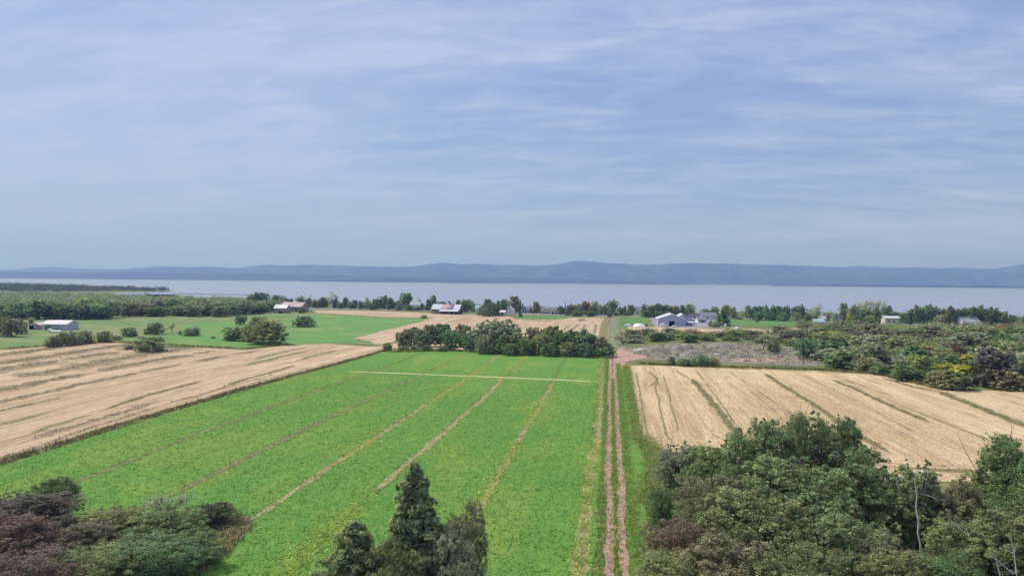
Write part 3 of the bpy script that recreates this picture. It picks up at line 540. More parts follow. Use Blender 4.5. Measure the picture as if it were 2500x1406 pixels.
# ------------------------------------------------------------------ foreground trees
FG = [  # px, top, depth, width px, shape, colour, label
 (50, 1200, 84, 250, 'round', PURPLE, 'large purple brown tree filling the lower left corner, highest of the reddish ones'),
 (140, 1172, 92, 110, 'upright', DARK, 'dark green tree top rising behind the purple brown tree at lower left'),
 (-30, 1265, 72, 300, 'spread', (0.250, 0.165, 0.130), 'reddish tree cut by the left edge in the lower left corner'),
 (150, 1285, 75, 250, 'round', (0.20, 0.19, 0.12), 'dull olive brown tree in the middle of the lower left thicket'),
 (290, 1240, 86, 190, 'round', OLIVE, 'olive green tree at the back of the lower left thicket'),
 (70, 1345, 66, 260, 'spread', (0.268, 0.196, 0.152), 'dull red brown tree at the bottom edge, lower left corner'),
 (240, 1335, 69, 240, 'spread', OLIVE, 'low olive tree at the bottom edge left of the green thicket'),
 (405, 1205, 88, 120, 'bare', GREY, 'thin half bare grey tree standing out of the lower left thicket'),
 (420, 1240, 82, 190, 'round', DARK, 'dark green tree under the half bare grey tree at lower left'),
 (360, 1310, 72, 240, 'spread', TEAL, 'deep green tree at the bottom right of the lower left thicket'),
 (468, 1290, 78, 170, 'shrub', DARK, 'dark green shrub at the right foot of the lower left thicket'),
 (515, 1222, 90, 125, 'shrub', (0.150, 0.135, 0.100), 'round dark brownish shrub at the right end of the lower left thicket'),
 (1012, 1118, 66, 190, 'conifer', CEDAR, 'tall narrow dark conifer standing in front of the green field'),
 (866, 1262, 64, 300, 'conifer', CEDAR, 'broad conical evergreen left of the tall conifer at the bottom edge'),
 (1132, 1230, 69, 120, 'spread', BROWN, 'thin brownish tree with open crown right of the tall conifer'),
 (1095, 1275, 65, 150, 'round', GREY, 'grey green tree between the tall conifer and the thin brownish tree'),
 (965, 1310, 62, 150, 'round', OLIVE, 'olive tree between the two evergreens at the bottom edge'),
 (1130, 1345, 62, 150, 'shrub', GREY, 'grey green shrub under the thin brownish tree at the bottom edge'),
 (1855, 1035, 88, 190, 'upright', DARK, 'dark green tree with upright tip, left one of the three tallest at right'),
 (1965, 1020, 90, 135, 'upright', DARK, 'dark green tree with the highest tip in the big group at right'),
 (2055, 1028, 92, 120, 'upright', DARK, 'dark green tree with upright tip, right one of the three tallest at right'),
 (2090, 1085, 84, 230, 'round', DARK, 'broad dark green tree below the right one of the three tallest tips'),
 (1950, 1110, 80, 300, 'round', DARK, 'wide dark green tree in the centre of the big group at right'),
 (1770, 1080, 93, 190, 'round', GREEN_, 'mid green tree left of the three tallest tips at right'),
 (1665, 1080, 102, 150, 'round', GREY, 'grey green tree at the corner of the right stubble field'),
 (1615, 1180, 92, 90, 'shrub', DARK, 'dark shrub beside the farm track at the left end of the right group'),
 (1750, 1165, 80, 230, 'spread', BROWN, 'brownish tree in front of the mid green one beside the track'),
 (1655, 1265, 75, 190, 'spread', (0.275, 0.210, 0.138), 'rusty brown tree beside the farm track near the bottom'),
 (1850, 1190, 74, 280, 'round', OLIVE, 'olive tree in the lower middle of the big group at right'),
 (2040, 1230, 72, 260, 'round', DARK, 'dark green tree in the lower right of the big group'),
 (1650, 1350, 68, 200, 'spread', OLIVE, 'low olive tree at the bottom edge beside the farm track'),
 (1790, 1305, 67, 260, 'round', BROWN, 'brown olive round tree at the bottom edge of the big group'),
 (1930, 1335, 65, 270, 'spread', OLIVE, 'pale olive tree at the bottom edge below the centre of the big group'),
 (2130, 1300, 68, 220, 'spread', BROWN, 'reddish brown tree at the bottom edge left of the white birch stem'),
 (2195, 1340, 64, 200, 'round', (0.205, 0.225, 0.095), 'yellowish green tree at the bottom edge below the white birch stem'),
 (2235, 1115, 80, 130, 'tall', OLIVE, 'slender birch with a long white stem right of the big group'),
 (2320, 1165, 80, 190, 'round', BROWN, 'brownish tree just right of the white birch stem'),
 (2430, 1140, 84, 190, 'round', OLIVE, 'olive tree left of the tree cut by the right edge'),
 (2490, 1078, 82, 190, 'upright', GREEN_, 'tall green tree cut by the right edge of the picture'),
 (2570, 1105, 76, 240, 'round', GREEN_, 'green tree mostly outside the right edge'),
 (2360, 1255, 72, 200, 'round', OLIVE, 'olive tree behind the pale dead stems at lower right'),
 (2480, 1235, 70, 220, 'round', OLIVE, 'olive tree at the right edge behind the pale dead stems'),
 (2290, 1345, 66, 200, 'spread', GREEN_, 'low green tree at the bottom edge left of the pale dead stems'),
]
for f in FG:
    kw = {}
    if f[4] == 'conifer': kw['variant'] = 0 if f[0] > 1000 else 1
    if 'birch with' in f[6]: kw['bark'] = BIRCH
    by_depth(*f, **kw)
# pale dead stems at lower right and the white birch stem
for pts, lab in ((((2238, 1150), (2233, 1176), (2239, 1208), (2236, 1240), (2243, 1272), (2241, 1300), (2248, 1330)), 'long white birch stem shining through the leaves'), (((2428, 1345), (2436, 1380), (2445, 1420)), 'short pale dead stem leaning right at the bottom edge'),
                 (((2467, 1310), (2476, 1350), (2484, 1420)), 'pale dead stem nearest the right edge at the bottom'), (((2320, 1270), (2342, 1290), (2366, 1308)), 'pale dead branch slanting down right in the lower right trees'),
                 (((2410, 1350), (2440, 1372), (2475, 1400)), 'pale dead branch crossing the stems in the lower right corner')):
    dd = 66.0 if pts[0][0] != 2238 else 77.2
    p3 = [D(a, b, dd) for a, b in pts]; base = p3[-1].copy(); g = Vector((base.x, base.y, float(T(base.x, base.y))))
    path = [(*(p-g), 0.022+0.016*i) for i, p in enumerate(p3)]
    if 'branch' not in lab: path.append((0, 0, -0.1, 0.13))
    br = [path]
    for j in range(1, min(5, len(path))):
        a = np.array(path[j][:3])
        for _ in range(2): br.append(limb(a, a+np.array((random.uniform(-0.9, 0.9), random.uniform(-0.5, 0.5), random.uniform(0.3, 1.1))), 0.016, 0.005, 5, 0.25))
    v, q = tubes(br, 6); o = link('dead_stem', mesh_q('dead_stem', v, q, smooth=True), mat=BIRCH, label=lab, cat='dead tree'); o.location = g

# ------------------------------------------------------------------ shore trees along the road
def seg(px):
    for lim, t in ((665, 'left of the rusty roofed barn'), (725, 'behind the rusty roofed barn'), (830, 'right of the rusty roofed barn'), (960, 'between the two barns'), (1050, 'left of the grey roofed barn'), (1130, 'beside the grey roofed barn'), (1172, 'right of the grey roofed barn'), (1290, 'by the white houses'), (1345, 'left of the stone house'),
                   (1470, 'past the stone house'), (1560, 'at the end of the lane'), (1645, 'in the row left of the lavender shed'), (1715, 'behind the big lavender shed'), (1800, 'around the long white bungalow'), (1975, 'in the row beyond the right lawn'), (2065, 'around the houses right of the lawn'), (2200, 'left of the flat roofed cottage'), (2330, 'right of the flat roofed cottage'), (9999, 'behind the white gabled barn')):
        if px < lim: return t
SHORE = [
 (612, 716, 745, 26, 'round', GREY), (630, 712, 746, 22, 'round', DARK), (646, 713, 746, 22, 'round', DARK), (675, 719, 748, 24, 'round', DARK), (692, 723, 748, 16, 'round', DARK), (702, 728, 749, 10, 'round', PURPLE), (711, 727, 749, 11, 'round', DARK), (655, 735, 757, 30, 'spread', OLIVE), (632, 738, 758, 26, 'spread', GREY), (645, 742, 762, 28, 'shrub', OLIVE),
 (733, 722, 752, 24, 'round', GREEN_), (752, 726, 752, 18, 'round', GREY), (756, 718, 751, 8, 'bare', PALE), (768, 730, 752, 16, 'round', OLIVE), (779, 735, 752, 12, 'shrub', BROWN), (790, 724, 752, 26, 'round', DARK), (815, 713, 753, 32, 'bare', PALE), (818, 728, 753, 16, 'round', PURPLE),
 (843, 723, 753, 15, 'tall', DARK), (831, 736, 754, 18, 'shrub', DARK), (856, 734, 754, 16, 'shrub', BROWN), (866, 731, 754, 14, 'round', DARK), (880, 733, 755, 18, 'shrub', TEAL), (898, 722, 754, 18, 'bare', PALE), (896, 733, 755, 20, 'round', GREY), (920, 727, 755, 22, 'round', DARK), (937, 719, 755, 24, 'round', TEAL), (952, 726, 756, 22, 'round', DARK), (910, 740, 756, 24, 'shrub', GREEN_),
 (968, 733, 756, 24, 'round', DARK), (991, 713, 755, 34, 'round', GREEN_), (975, 738, 757, 24, 'shrub', GREY), (1025, 727, 751, 15, 'bare', PALE), (1030, 740, 757, 12, 'round', DARK), (1000, 744, 758, 26, 'shrub', DARK), (1020, 747, 758, 24, 'shrub', DARK), (1042, 744, 758, 18, 'shrub', DARK),
 (1058, 717, 758, 17, 'tall', DARK), (1046, 727, 758, 12, 'tall', DARK), (1075, 735, 755, 22, 'round', DARK), (1095, 734, 755, 13, 'round', PURPLE), (1118, 729, 761, 13, 'tall', DARK),
 (1140, 729, 762, 38, 'spread', OLIVE), (1131, 733, 762, 20, 'round', DARK), (1160, 742, 762, 10, 'round', DARK), (1190, 731, 767, 24, 'upright', DARK), (1178, 743, 770, 30, 'round', OLIVE), (1205, 738, 772, 38, 'round', DARK), (1190, 752, 773, 34, 'shrub', DARK), (1216, 729, 767, 9, 'tall', DARK), (1225, 729, 768, 10, 'tall', TEAL), (1231, 731, 768, 14, 'upright', DARK), (1243, 727, 764, 20, 'bare', BROWN), (1258, 724, 764, 26, 'upright', BROWN), (1268, 736, 764, 12, 'round', DARK), (1276, 739, 763, 6, 'tall', DARK), (1270, 758.5, 774, 13, 'round', TEAL),
 (1296, 752, 765, 9, 'round', DARK), (1310, 737, 766, 20, 'upright', GREY), (1322, 750, 766, 9, 'round', BROWN), (1303, 752, 766, 12, 'shrub', GREEN_), (1340, 750, 766, 14, 'round', BROWN),
 (1370, 746, 768, 26, 'round', DARK), (1380, 737, 768, 4, 'conifer', DARK), (1392, 747, 769, 18, 'round', PURPLE), (1385, 756, 770, 18, 'shrub', GREEN_), (1398, 741, 768, 20, 'round', OLIVE), (1414, 741, 769, 22, 'round', GREY), (1427, 732, 769, 16, 'tall', OLIVE), (1434, 736, 769, 16, 'round', RED), (1452, 733, 768, 22, 'spread', PALE), (1448, 744, 770, 24, 'round', DARK), (1408, 755, 772, 34, 'shrub', OLIVE), (1440, 757, 772, 30, 'shrub', DARK), (1468, 742, 769, 16, 'round', GREY),
 (1479, 743, 770, 16, 'round', DARK), (1495, 731, 771, 32, 'round', GREEN_), (1488, 752, 775, 14, 'tall', GREY), (1517, 748, 770, 20, 'round', DARK), (1525, 744, 770, 8, 'tall', DARK), (1541, 745, 770, 20, 'upright', BROWN), (1532, 757, 771, 24, 'shrub', DARK),
 (1572, 741, 774, 20, 'round', OLIVE), (1588, 742, 774, 16, 'tall', OLIVE), (1597, 741, 774, 16, 'tall', OLIVE), (1608, 739, 774, 20, 'round', DARK), (1619, 744, 774, 18, 'round', DARK), (1627, 740, 774, 18, 'tall', OLIVE), (1638, 745, 774, 16, 'round', OLIVE), (1580, 756, 775, 26, 'shrub', TEAL), (1605, 757, 775, 26, 'shrub', TEAL), (1628, 757, 775, 26, 'shrub', TEAL),
 (1651, 745, 775, 20, 'round', BROWN), (1666, 745, 775, 14, 'upright', DARK), (1684, 742, 775, 26, 'upright', PALE), (1680, 758, 776, 20, 'shrub', GREEN_), (1694, 744, 774, 12, 'bare', BROWN),
 (1745, 747, 772, 24, 'spread', OLIVE), (1728, 755, 772, 22, 'round', GREEN_), (1770, 745, 776, 24, 'upright', YGREEN), (1786, 746, 776, 24, 'bare', BROWN), (1788, 748, 777, 20, 'round', PALE), (1764, 754, 795, 34, 'conifer', DARK), (1748, 782, 799, 24, 'shrub', GREY), (1735, 780, 797, 14, 'shrub', OLIVE),
 (1826, 746, 780, 18, 'upright', GREY), (1842, 745, 780, 20, 'round', TEAL), (1857, 745, 780, 18, 'round', TEAL), (1872, 744, 781, 18, 'round', TEAL), (1888, 744, 781, 18, 'round', DARK), (1903, 745, 782, 18, 'round', TEAL), (1921, 744, 782, 18, 'round', TEAL), (1942, 745, 783, 22, 'round', DARK), (1958, 742, 784, 22, 'round', DARK), (1850, 757, 782, 28, 'shrub', TEAL), (1882, 758, 783, 28, 'shrub', DARK), (1912, 759, 784, 28, 'shrub', TEAL), (1945, 760, 785, 28, 'shrub', OLIVE), (1848, 774, 788, 8, 'tall', OLIVE),
 (1995, 740, 780, 24, 'bare', PALE), (1978, 757, 782, 10, 'bare', PALE), (1972, 765, 794, 24, 'round', OLIVE), (1990, 766, 788, 22, 'round', GREEN_), (1998, 760, 785, 14, 'shrub', DARK), (2025, 757, 785, 20, 'bare', GREY), (2018, 762, 784, 14, 'round', BROWN), (2041, 778, 797, 16, 'conifer', DARK), (1955, 784, 802, 22, 'shrub', OLIVE), (2060, 741, 786, 26, 'upright', GREY),
 (2072, 766, 795, 13, 'tall', YELLOW), (2095, 733, 785, 22, 'bare', PALE), (2110, 730, 785, 22, 'bare', PALE), (2126, 728, 785, 24, 'bare', PALE), (2141, 729, 785, 22, 'bare', PALE), (2155, 731, 785, 22, 'bare', PALE), (2084, 743, 790, 30, 'round', OLIVE), (2108, 750, 792, 34, 'round', GREEN_), (2136, 750, 793, 34, 'round', OLIVE), (2165, 744, 790, 28, 'round', DARK), (2090, 765, 797, 30, 'shrub', GREEN_), (2125, 768, 798, 34, 'shrub', OLIVE), (2186, 760, 788, 18, 'round', DARK),
 (2205, 763, 790, 22, 'round', DARK), (2222, 752, 793, 24, 'round', DARK), (2240, 744, 794, 26, 'round', DARK), (2256, 743, 794, 26, 'round', TEAL), (2271, 742, 794, 24, 'round', OLIVE), (2286, 745, 794, 24, 'round', DARK), (2302, 752, 794, 20, 'round', DARK), (2318, 746, 795, 26, 'round', BROWN), (2296, 765, 800, 24, 'tall', PALE),
 (2340, 752, 795, 26, 'round', DARK), (2360, 749, 795, 30, 'round', DARK), (2378, 746, 795, 30, 'round', DARK), (2394, 744, 795, 28, 'round', DARK), (2412, 747, 796, 30, 'round', OLIVE), (2430, 751, 796, 28, 'round', DARK), (2448, 758, 797, 26, 'round', OLIVE), (2468, 766, 798, 24, 'round', DARK), (2488, 768, 798, 18, 'bare', GREY), (2510, 766, 798, 26, 'round', OLIVE), (2545, 760, 798, 30, 'round', DARK), (2590, 762, 800, 30, 'round', DARK),
]
ORD = ['first', 'second', 'third', 'fourth', 'fifth', 'sixth', 'seventh', 'eighth', 'ninth', 'tenth', 'eleventh', 'twelfth', 'thirteenth', 'fourteenth', 'fifteenth', 'sixteenth', 'seventeenth', 'eighteenth', 'nineteenth', 'twentieth']
KIND = {'round': 'round tree', 'spread': 'wide tree', 'tall': 'slender tree', 'shrub': 'low shrub', 'upright': 'upright tree', 'conifer': 'conifer', 'bare': 'half bare tree'}
def ordinal_labels(items, where, key=lambda s: (CNAME.get(s[5], 'dull'), KIND[s[4]])):
    """labels: colour and kind, where it stands, and its place from the left where look-alikes share that spot"""
    cnt, seen, out = {}, {}, {}
    for s in items: cnt[key(s), where(s[0])] = cnt.get((key(s), where(s[0])), 0)+1
    for s in sorted(items, key=lambda s: s[0]):
        k_ = (key(s), where(s[0])); i = seen.get(k_, 0); seen[k_] = i+1
        t = f'{k_[0][0]} {k_[0][1]} {k_[1]}'
        if cnt[k_] > 1: t += f', {ORD[i]} from left'
        out[id(s)] = t
    return out
lab = ordinal_labels(SHORE, seg)
for s in SHORE: by_base(*s[:6], lab[id(s)], group='trees along the shore road')

# ------------------------------------------------------------------ copse in the middle and shrubs of the left meadow
COPSE = [(983, 806, 852, 36, 'round', OLIVE), (1003, 796, 846, 46, 'round', GREY), (1030, 800, 852, 44, 'round', GREY), (1047, 794, 846, 44, 'upright', OLIVE), (1075, 792, 846, 46, 'upright', TEAL), (1088, 790, 844, 26, 'tall', GREEN_), (1102, 802, 855, 50, 'round', TEAL), (1125, 792, 848, 34, 'upright', BROWN), (1142, 796, 850, 36, 'upright', OLIVE), (1150, 812, 858, 46, 'round', TEAL),
 (1192, 779, 858, 92, 'spread', GREY), (1228, 777, 860, 96, 'spread', GREY), (1180, 815, 864, 50, 'shrub', GREY), (1222, 812, 864, 50, 'shrub', GREEN_), (1262, 803, 864, 56, 'round', OLIVE), (1280, 822, 868, 44, 'shrub', DARK), (1303, 796, 860, 50, 'round', BROWN), (1334, 795, 858, 30, 'tall', YGREEN), (1298, 824, 866, 15, 'tall', YELLOW), (1325, 812, 866, 50, 'round', OLIVE), (1352, 797, 860, 40, 'upright', OLIVE), (1340, 832, 870, 50, 'shrub', DARK),
 (1372, 806, 866, 52, 'round', GREEN_), (1396, 801, 864, 52, 'round', DARK), (1420, 803, 866, 50, 'round', TEAL), (1385, 830, 870, 52, 'shrub', OLIVE), (1440, 812, 868, 50, 'round', DARK), (1432, 834, 872, 50, 'shrub', TEAL), (1464, 822, 870, 46, 'round', BROWN), (1484, 834, 870, 36, 'shrub', OLIVE), (1468, 846, 873, 44, 'shrub', DARK), (1245, 836, 868, 44, 'shrub', DARK),
 (985, 842, 857, 30, 'shrub', TEAL), (1012, 841, 857, 30, 'shrub', GREY), (1042, 840, 857, 32, 'shrub', GREEN_), (1078, 842, 858, 30, 'shrub', GREY), (946, 835, 858, 24, 'round', OLIVE)]
lab = ordinal_labels(COPSE, lambda x: 'in the copse left of the grey trees' if x < 1165 else ('in the middle of the copse' if x < 1290 else 'at the track end of the copse') if x > 960 else 'alone at the left end of the copse')
for s in COPSE: by_base(*s[:6], lab[id(s)], group='trees and shrubs of the middle copse')
MEAD = [(6, 768, 820, 44, 'round', DARK, 'dark tree at the left edge left of the long white shed'), (28, 772, 822, 50, 'round', BROWN, 'brownish tree left of the long white shed'), (52, 782, 816, 30, 'shrub', GREY, 'greyish shrub touching the left end of the long white shed'), (76, 779, 792, 14, 'round', DARK, 'small dark tree behind the lean-to of the long white shed'),
 (118, 791, 807, 16, 'shrub', DARK, 'dark bush in front of the long white shed'), (138, 800, 807, 12, 'shrub', TEAL, 'tiny dark bush before the right half of the white shed'), (128, 818, 848, 36, 'shrub', BROWN, 'brownish shrub at the left end of the hedge above the stubble'), (152, 808, 845, 44, 'shrub', OLIVE, 'olive shrub, second from the left in the hedge above the stubble'), (182, 804, 842, 44, 'shrub', GREY, 'grey green shrub in the middle of the hedge above the stubble'), (212, 804, 839, 40, 'shrub', BROWN, 'brown shrub at the right of the hedge above the stubble'), (255, 806, 836, 40, 'shrub', OLIVE, 'olive shrub ending the hedge above the stubble'), (285, 818, 830, 30, 'shrub', GREY, 'low grey shrub just right of the hedge above the stubble'),
 (318, 797, 822, 42, 'shrub', GREEN_, 'green shrub left of the round dark shrub in the left meadow'), (378, 785, 816, 50, 'shrub', DARK, 'round dark shrub in the middle of the left meadow'), (365, 818, 858, 82, 'shrub', DARK, 'wide dark shrub on the upper edge of the left stubble field'), (318, 840, 852, 40, 'shrub', BROWN, 'low brown brush left of the wide dark shrub on the stubble edge'), (468, 799, 820, 44, 'shrub', OLIVE, 'olive shrub between the round dark shrub and the big olive one'), (485, 793, 819, 24, 'bare', GREY, 'half bare grey bush beside the olive shrub in the meadow'), (440, 806, 818, 10, 'shrub', DARK, 'tiny dark bush left of the olive shrub in the meadow'), (420, 790, 812, 26, 'bare', BROWN, 'half bare brown bush right of the round dark shrub'),
 (572, 795, 832, 58, 'shrub', DARK, 'dark shrub at the left foot of the big olive shrub'), (652, 778, 840, 112, 'shrub', OLIVE, 'biggest olive shrub of the left meadow with yellowish top'), (612, 790, 834, 50, 'shrub', GREY, 'grey shrub pressed against the big olive shrub'), (668, 776, 826, 50, 'shrub', YGREEN, 'yellow green bush behind the big olive shrub'), (588, 768, 793, 30, 'round', DARK, 'small dark tree at the wood edge behind the left meadow'), (630, 770, 796, 44, 'shrub', OLIVE, 'olive shrub behind the big olive shrub of the left meadow'), (520, 821, 826, 16, 'shrub', DARK, 'tiny dark bush left of the dark shrub in the meadow'),
 (742, 769, 798, 60, 'shrub', DARK, 'dark rounded shrub alone below the rusty roofed barn'), (733, 766, 792, 18, 'bare', BROWN, 'half bare brown bush behind the dark rounded shrub'), (736, 747, 765, 22, 'shrub', BROWN, 'brown bush at the right end of the rusty roofed barn'), (1035, 768, 777, 18, 'shrub', OLIVE, 'small shrub at the corner of the far stubble left of the grey barn'),
 (1640, 868, 892, 22, 'shrub', TEAL, 'dark shrub at the left of the row above the right stubble'), (1672, 874, 894, 44, 'shrub', DARK, 'wide dark shrub in the row above the right stubble'), (1712, 864, 894, 50, 'shrub', TEAL, 'tallest dark shrub of the row above the right stubble'), (1742, 872, 894, 36, 'shrub', OLIVE, 'olive shrub at the right of the row above the right stubble'), (1970, 824, 876, 50, 'round', TEAL, 'dense blue green tree at the right end of the gravel waste'), (1862, 812, 862, 34, 'bare', GREY, 'thin grey green bush standing on the gravel waste'), (1888, 822, 860, 34, 'shrub', OLIVE, 'olive bush standing on the gravel waste')]
for s in MEAD: by_base(*s)
# ------------------------------------------------------------------ the two woods
def inside(x, y, poly):
    r = False; n = len(poly)
    for i in range(n):
        x1, y1 = poly[i][:2]; x2, y2 = poly[(i+1) % n][:2]
        if (y1 > y) != (y2 > y) and x < (x2-x1)*(y-y1)/(y2-y1)+x1: r = not r
    return r
def scatter(poly, dmin, n_try=30000, grow=0.0):
    xs_ = [p[0] for p in poly]; ys_ = [p[1] for p in poly]; cell = {}; out = []
    for _ in range(n_try):
        x = random.uniform(min(xs_), max(xs_)); y = random.uniform(min(ys_), max(ys_)); d = dmin*(1+grow*max(0, y-250)/250)
        if not inside(x, y, poly): continue
        c = (int(x//dmin), int(y//dmin)); m = int(d/dmin)+1
        if any((x-a)**2+(y-b)**2 < d*d for i in range(-m, m+1) for j in range(-m, m+1) for a, b in cell.get((c[0]+i, c[1]+j), ())): continue
        cell.setdefault(c, []).append((x, y)); out.append((x, y))
    return out
def to_px(x, y):
    d = Vector((x, y, -CAM_H)); return 1250+FPX*d.dot(cr)/d.dot(fw)
def wood(poly, dmin, hmin, hmax, pal, shapes, zones, group, limit, grow=0.0, wf=0.62):
    pts = sorted(scatter(poly, dmin, grow=grow), key=lambda p: p[0]**2+p[1]**2)
    vis = [p for p in pts if -60 < to_px(*p) < 2560]; near_ = vis[:limit]; ns_ = set(near_); rest = [p for p in pts if p not in ns_]
    items = []
    for x, y in near_:
        sh = random.choice(shapes); col = random.choices([c for c, _ in pal], [w for _, w in pal])[0]; items.append([to_px(x, y), 0, 0, 0, sh, col, x, y])
    lab_ = ordinal_labels(items, lambda px: next(t for lim, t in zones if px < lim))
    for it in items:
        sh, col, x, y = it[4:]; h = random.uniform(hmin, hmax)*(0.7 if sh == 'shrub' else 1)*(0.55 if 1500 < it[0] < 1960 else 1)
        hw = dmin*(1+grow*max(0, y-250)/250)*random.uniform(wf*0.85, wf*1.2)*(0.6 if sh == 'tall' else 1)*(0.72 if 1500 < it[0] < 1960 else 1)
        plant(Vector((x, y, float(T(x, y)))), h, hw, sh, 1, col, lab_[id(it)], group=group)
    return rest
def tree_mass(name, pts, h, hw, pal, n_cl, lv, size, label, cat, h_fn=None):
    """woodland too far to count: one mesh of many crowns"""
    cs, ns, cols, tint, hue = [], [], [], [], []
    for x, y in pts:
        z = float(ground_z(x, y)); H = random.uniform(*h)*(0.55 if 1500 < to_px(x, y) < 1960 and y < 620 and h[1] > 3 else 1); R = hw*random.uniform(0.75, 1.3); col = np.array(random.choices([c for c, _ in pal], [w for _, w in pal])[0])*random.uniform(0.8, 1.2)
        d = rng.normal(0, 1, (n_cl, 3)); d /= np.linalg.norm(d, axis=1)[:, None]; d[:, 2] = np.abs(d[:, 2])*1.0-0.25
        bump_ = 1+0.25*np.sin(d[:, :1]*5+x)+0.2*np.sin(d[:, 1:2]*6+y)
        cc = np.array((x, y, z+H*0.42))+d*np.array((R, R, H*0.55))*rng.uniform(0.7, 1, (n_cl, 1))*bump_
        p = np.repeat(cc, lv, 0)+rng.normal(0, R*0.13, (n_cl*lv, 3)); nn = np.repeat(d, lv, 0); N = n_cl*lv
        cs.append(p); ns.append(nn); cols.append(np.tile(col, (N, 1))); tint.append(np.clip(np.repeat(rng.uniform(0.1, 0.8, n_cl), lv)+rng.normal(0, 0.15, N), 0, 1)); hue.append(rng.uniform(0.3, 0.7, N))
    c = np.concatenate(cs); N = len(c); v = leaf_quads(c, np.concatenate(ns), size, 0.4, 0.7)
    me = mesh_q(name, v, np.arange(4*N).reshape(-1, 4), {'tint': np.repeat(np.concatenate(tint), 4), 'hue': np.repeat(np.concatenate(hue), 4), 'col': np.repeat(np.concatenate(cols), 4, 0)})
    return link(name, me, mat=LEAFS, kind='stuff', label=label, cat=cat)
PAL_R = [(OLIVE, 5), (DARK, 2.5), (GREEN_, 2.5), (GREY, 3), (BROWN, 3.5), (YGREEN, 2.0), (PURPLE, 0.5), (RED, 0.12), (YELLOW, 0.2)]
PAL_L = [(OLIVE, 4), (DARK, 3), (GREEN_, 2), (GREY, 3), (BROWN, 1.5), (YGREEN, 0.6), (TEAL, 1)]
wr = PX((1522, 842), (1570, 839), (1640, 838), (1750, 834), (1850, 836), (1930, 842), (1975, 866), (2050, 900), (2120, 908), (2190, 915), (2260, 938), (2310, 950), (2500, 952), (2720, 960), (2900, 985), (3000, 860), (2800, 806), (2500, 803), (2200, 804), (2060, 804), (1960, 808), (1850, 815), (1750, 815), (1600, 815), (1530, 824))
rest_r = wood(wr, 9.6, 5.4, 9.6, PAL_R, ['round', 'round', 'spread', 'shrub', 'shrub', 'upright', 'round', 'spread', 'bare'], [(1700, 'in the right wood beside the lane'), (1960, 'in the right wood behind the gravel'), (2080, 'in the right wood past the gravel'), (2200, 'in the right wood, middle'), (2330, 'in the right wood near the yellow trees'), (2440, 'in the right wood past the yellow tree'), (9999, 'in the right wood at the edge')], 'trees of the right wood', 140, grow=0.5)
wl = PX((-260, 792), (-60, 784), (60, 780), (150, 779), (240, 781), (300, 773), (560, 774), (590, 771), (680, 760), (700, 752), (690, 747), (600, 746), (480, 746), (300, 744), (100, 742), (-260, 742))
rest_l = wood(wl, 12.5, 8.0, 13.5, PAL_L, ['round', 'round', 'spread', 'upright', 'shrub'], [(100, 'in the left wood at the edge'), (250, 'in the left wood above the shed'), (400, 'in the left wood, middle'), (540, 'in the left wood, right part'), (9999, 'in the left wood near the barn')], 'trees of the left wood', 66, grow=0.05)
NOTE = [(2085, 840, 885, 36, 'round', YGREEN, 'yellow green tree in the middle of the right wood'), (2245, 862, 925, 54, 'round', YGREEN, 'broad yellow green tree at the front of the right wood'), (2362, 860, 915, 40, 'tall', YELLOW, 'bright yellow slender tree in the right wood'), (2165, 828, 850, 26, 'round', RED, 'small red tree in the right wood'), (2270, 848, 885, 60, 'spread', (0.19, 0.09, 0.07), 'reddish brown wide tree in the right wood'), (2340, 846, 880, 36, 'round', (0.2, 0.095, 0.07), 'reddish tree beside the yellow one in the right wood'), (2450, 838, 945, 130, 'bare', PALE, 'big half bare grey tree at the right edge of the right wood'), (2420, 845, 945, 110, 'spread', (0.16, 0.145, 0.12), 'large dull grey tree left of the half bare one in the right wood'), (2480, 870, 948, 70, 'round', DARK, 'dark tree at the right edge below the half bare grey tree'), (2200, 850, 880, 60, 'spread', YGREEN, 'yellow green spreading tree behind the broad one'), (2330, 905, 950, 90, 'round', OLIVE, 'olive tree at the front edge of the right wood'), (2210, 890, 930, 70, 'round', GREEN_, 'green tree at the front left of the right wood'), (2150, 885, 915, 56, 'shrub', TEAL, 'dark shrub at the field edge of the right wood'), (2100, 875, 905, 50, 'shrub', GREY, 'grey shrub at the field corner of the right wood')]
for s in NOTE: by_base(*s)
if rest_r: tree_mass('distant_woodland', rest_r, (4.5, 8.0), 6.5, PAL_R, 60, 9, 0.34, 'far rear of the right wood reading as one canopy', 'woodland')
poly2 = PX((-260, 742), (100, 742), (300, 744), (480, 746), (600, 746), (690, 747), (700, 742)) + [D(a, 690, d_) for a, d_ in ((660, 880), (560, 920), (470, 940), (300, 950), (100, 950), (-300, 950))]
rest_l += scatter(poly2, 11.5, 20000)
tree_mass('distant_woodland', rest_l, (6.5, 10.5), 7.0, PAL_L, 50, 8, 0.45, 'rear canopy of the left wood towards the bay', 'woodland')
poly3 = [(q.x-12, q.y-14) for q in POINT[1:]]+[(q.x, q.y) for q in (D(425, 690, 1500), D(330, 690, 1560), D(180, 690, 1480), D(0, 690, 1420), D(-330, 690, 1400))]
tree_mass('distant_woodland', scatter(poly3, 18, 14000), (4, 12), 11, [((0.12, 0.135, 0.085), 3), ((0.09, 0.12, 0.08), 2), ((0.16, 0.155, 0.11), 2)], 34, 5, 0.9, 'wooded point on the river at the far left', 'woodland')
sb = []
for px in np.arange(600, 2560, 3.0):
    r_ = [p for p in road_px]; yy = np.interp(px, [p[0] for p in r_], [p[1] for p in r_]); b = P(px, yy); e = float(shoreY(b.x))
    if vnoise(np.array([px*0.02]), 3, 3)[0] > -0.12 and not any(abs(px-c) < 11 for c in (1013, 1166, 1243, 1284, 1333, 1350, 1556, 1731, 1716, 1789, 2006)): sb.append((b.x+random.uniform(-4, 4), random.uniform(b.y+14, max(b.y+20, e-12))))
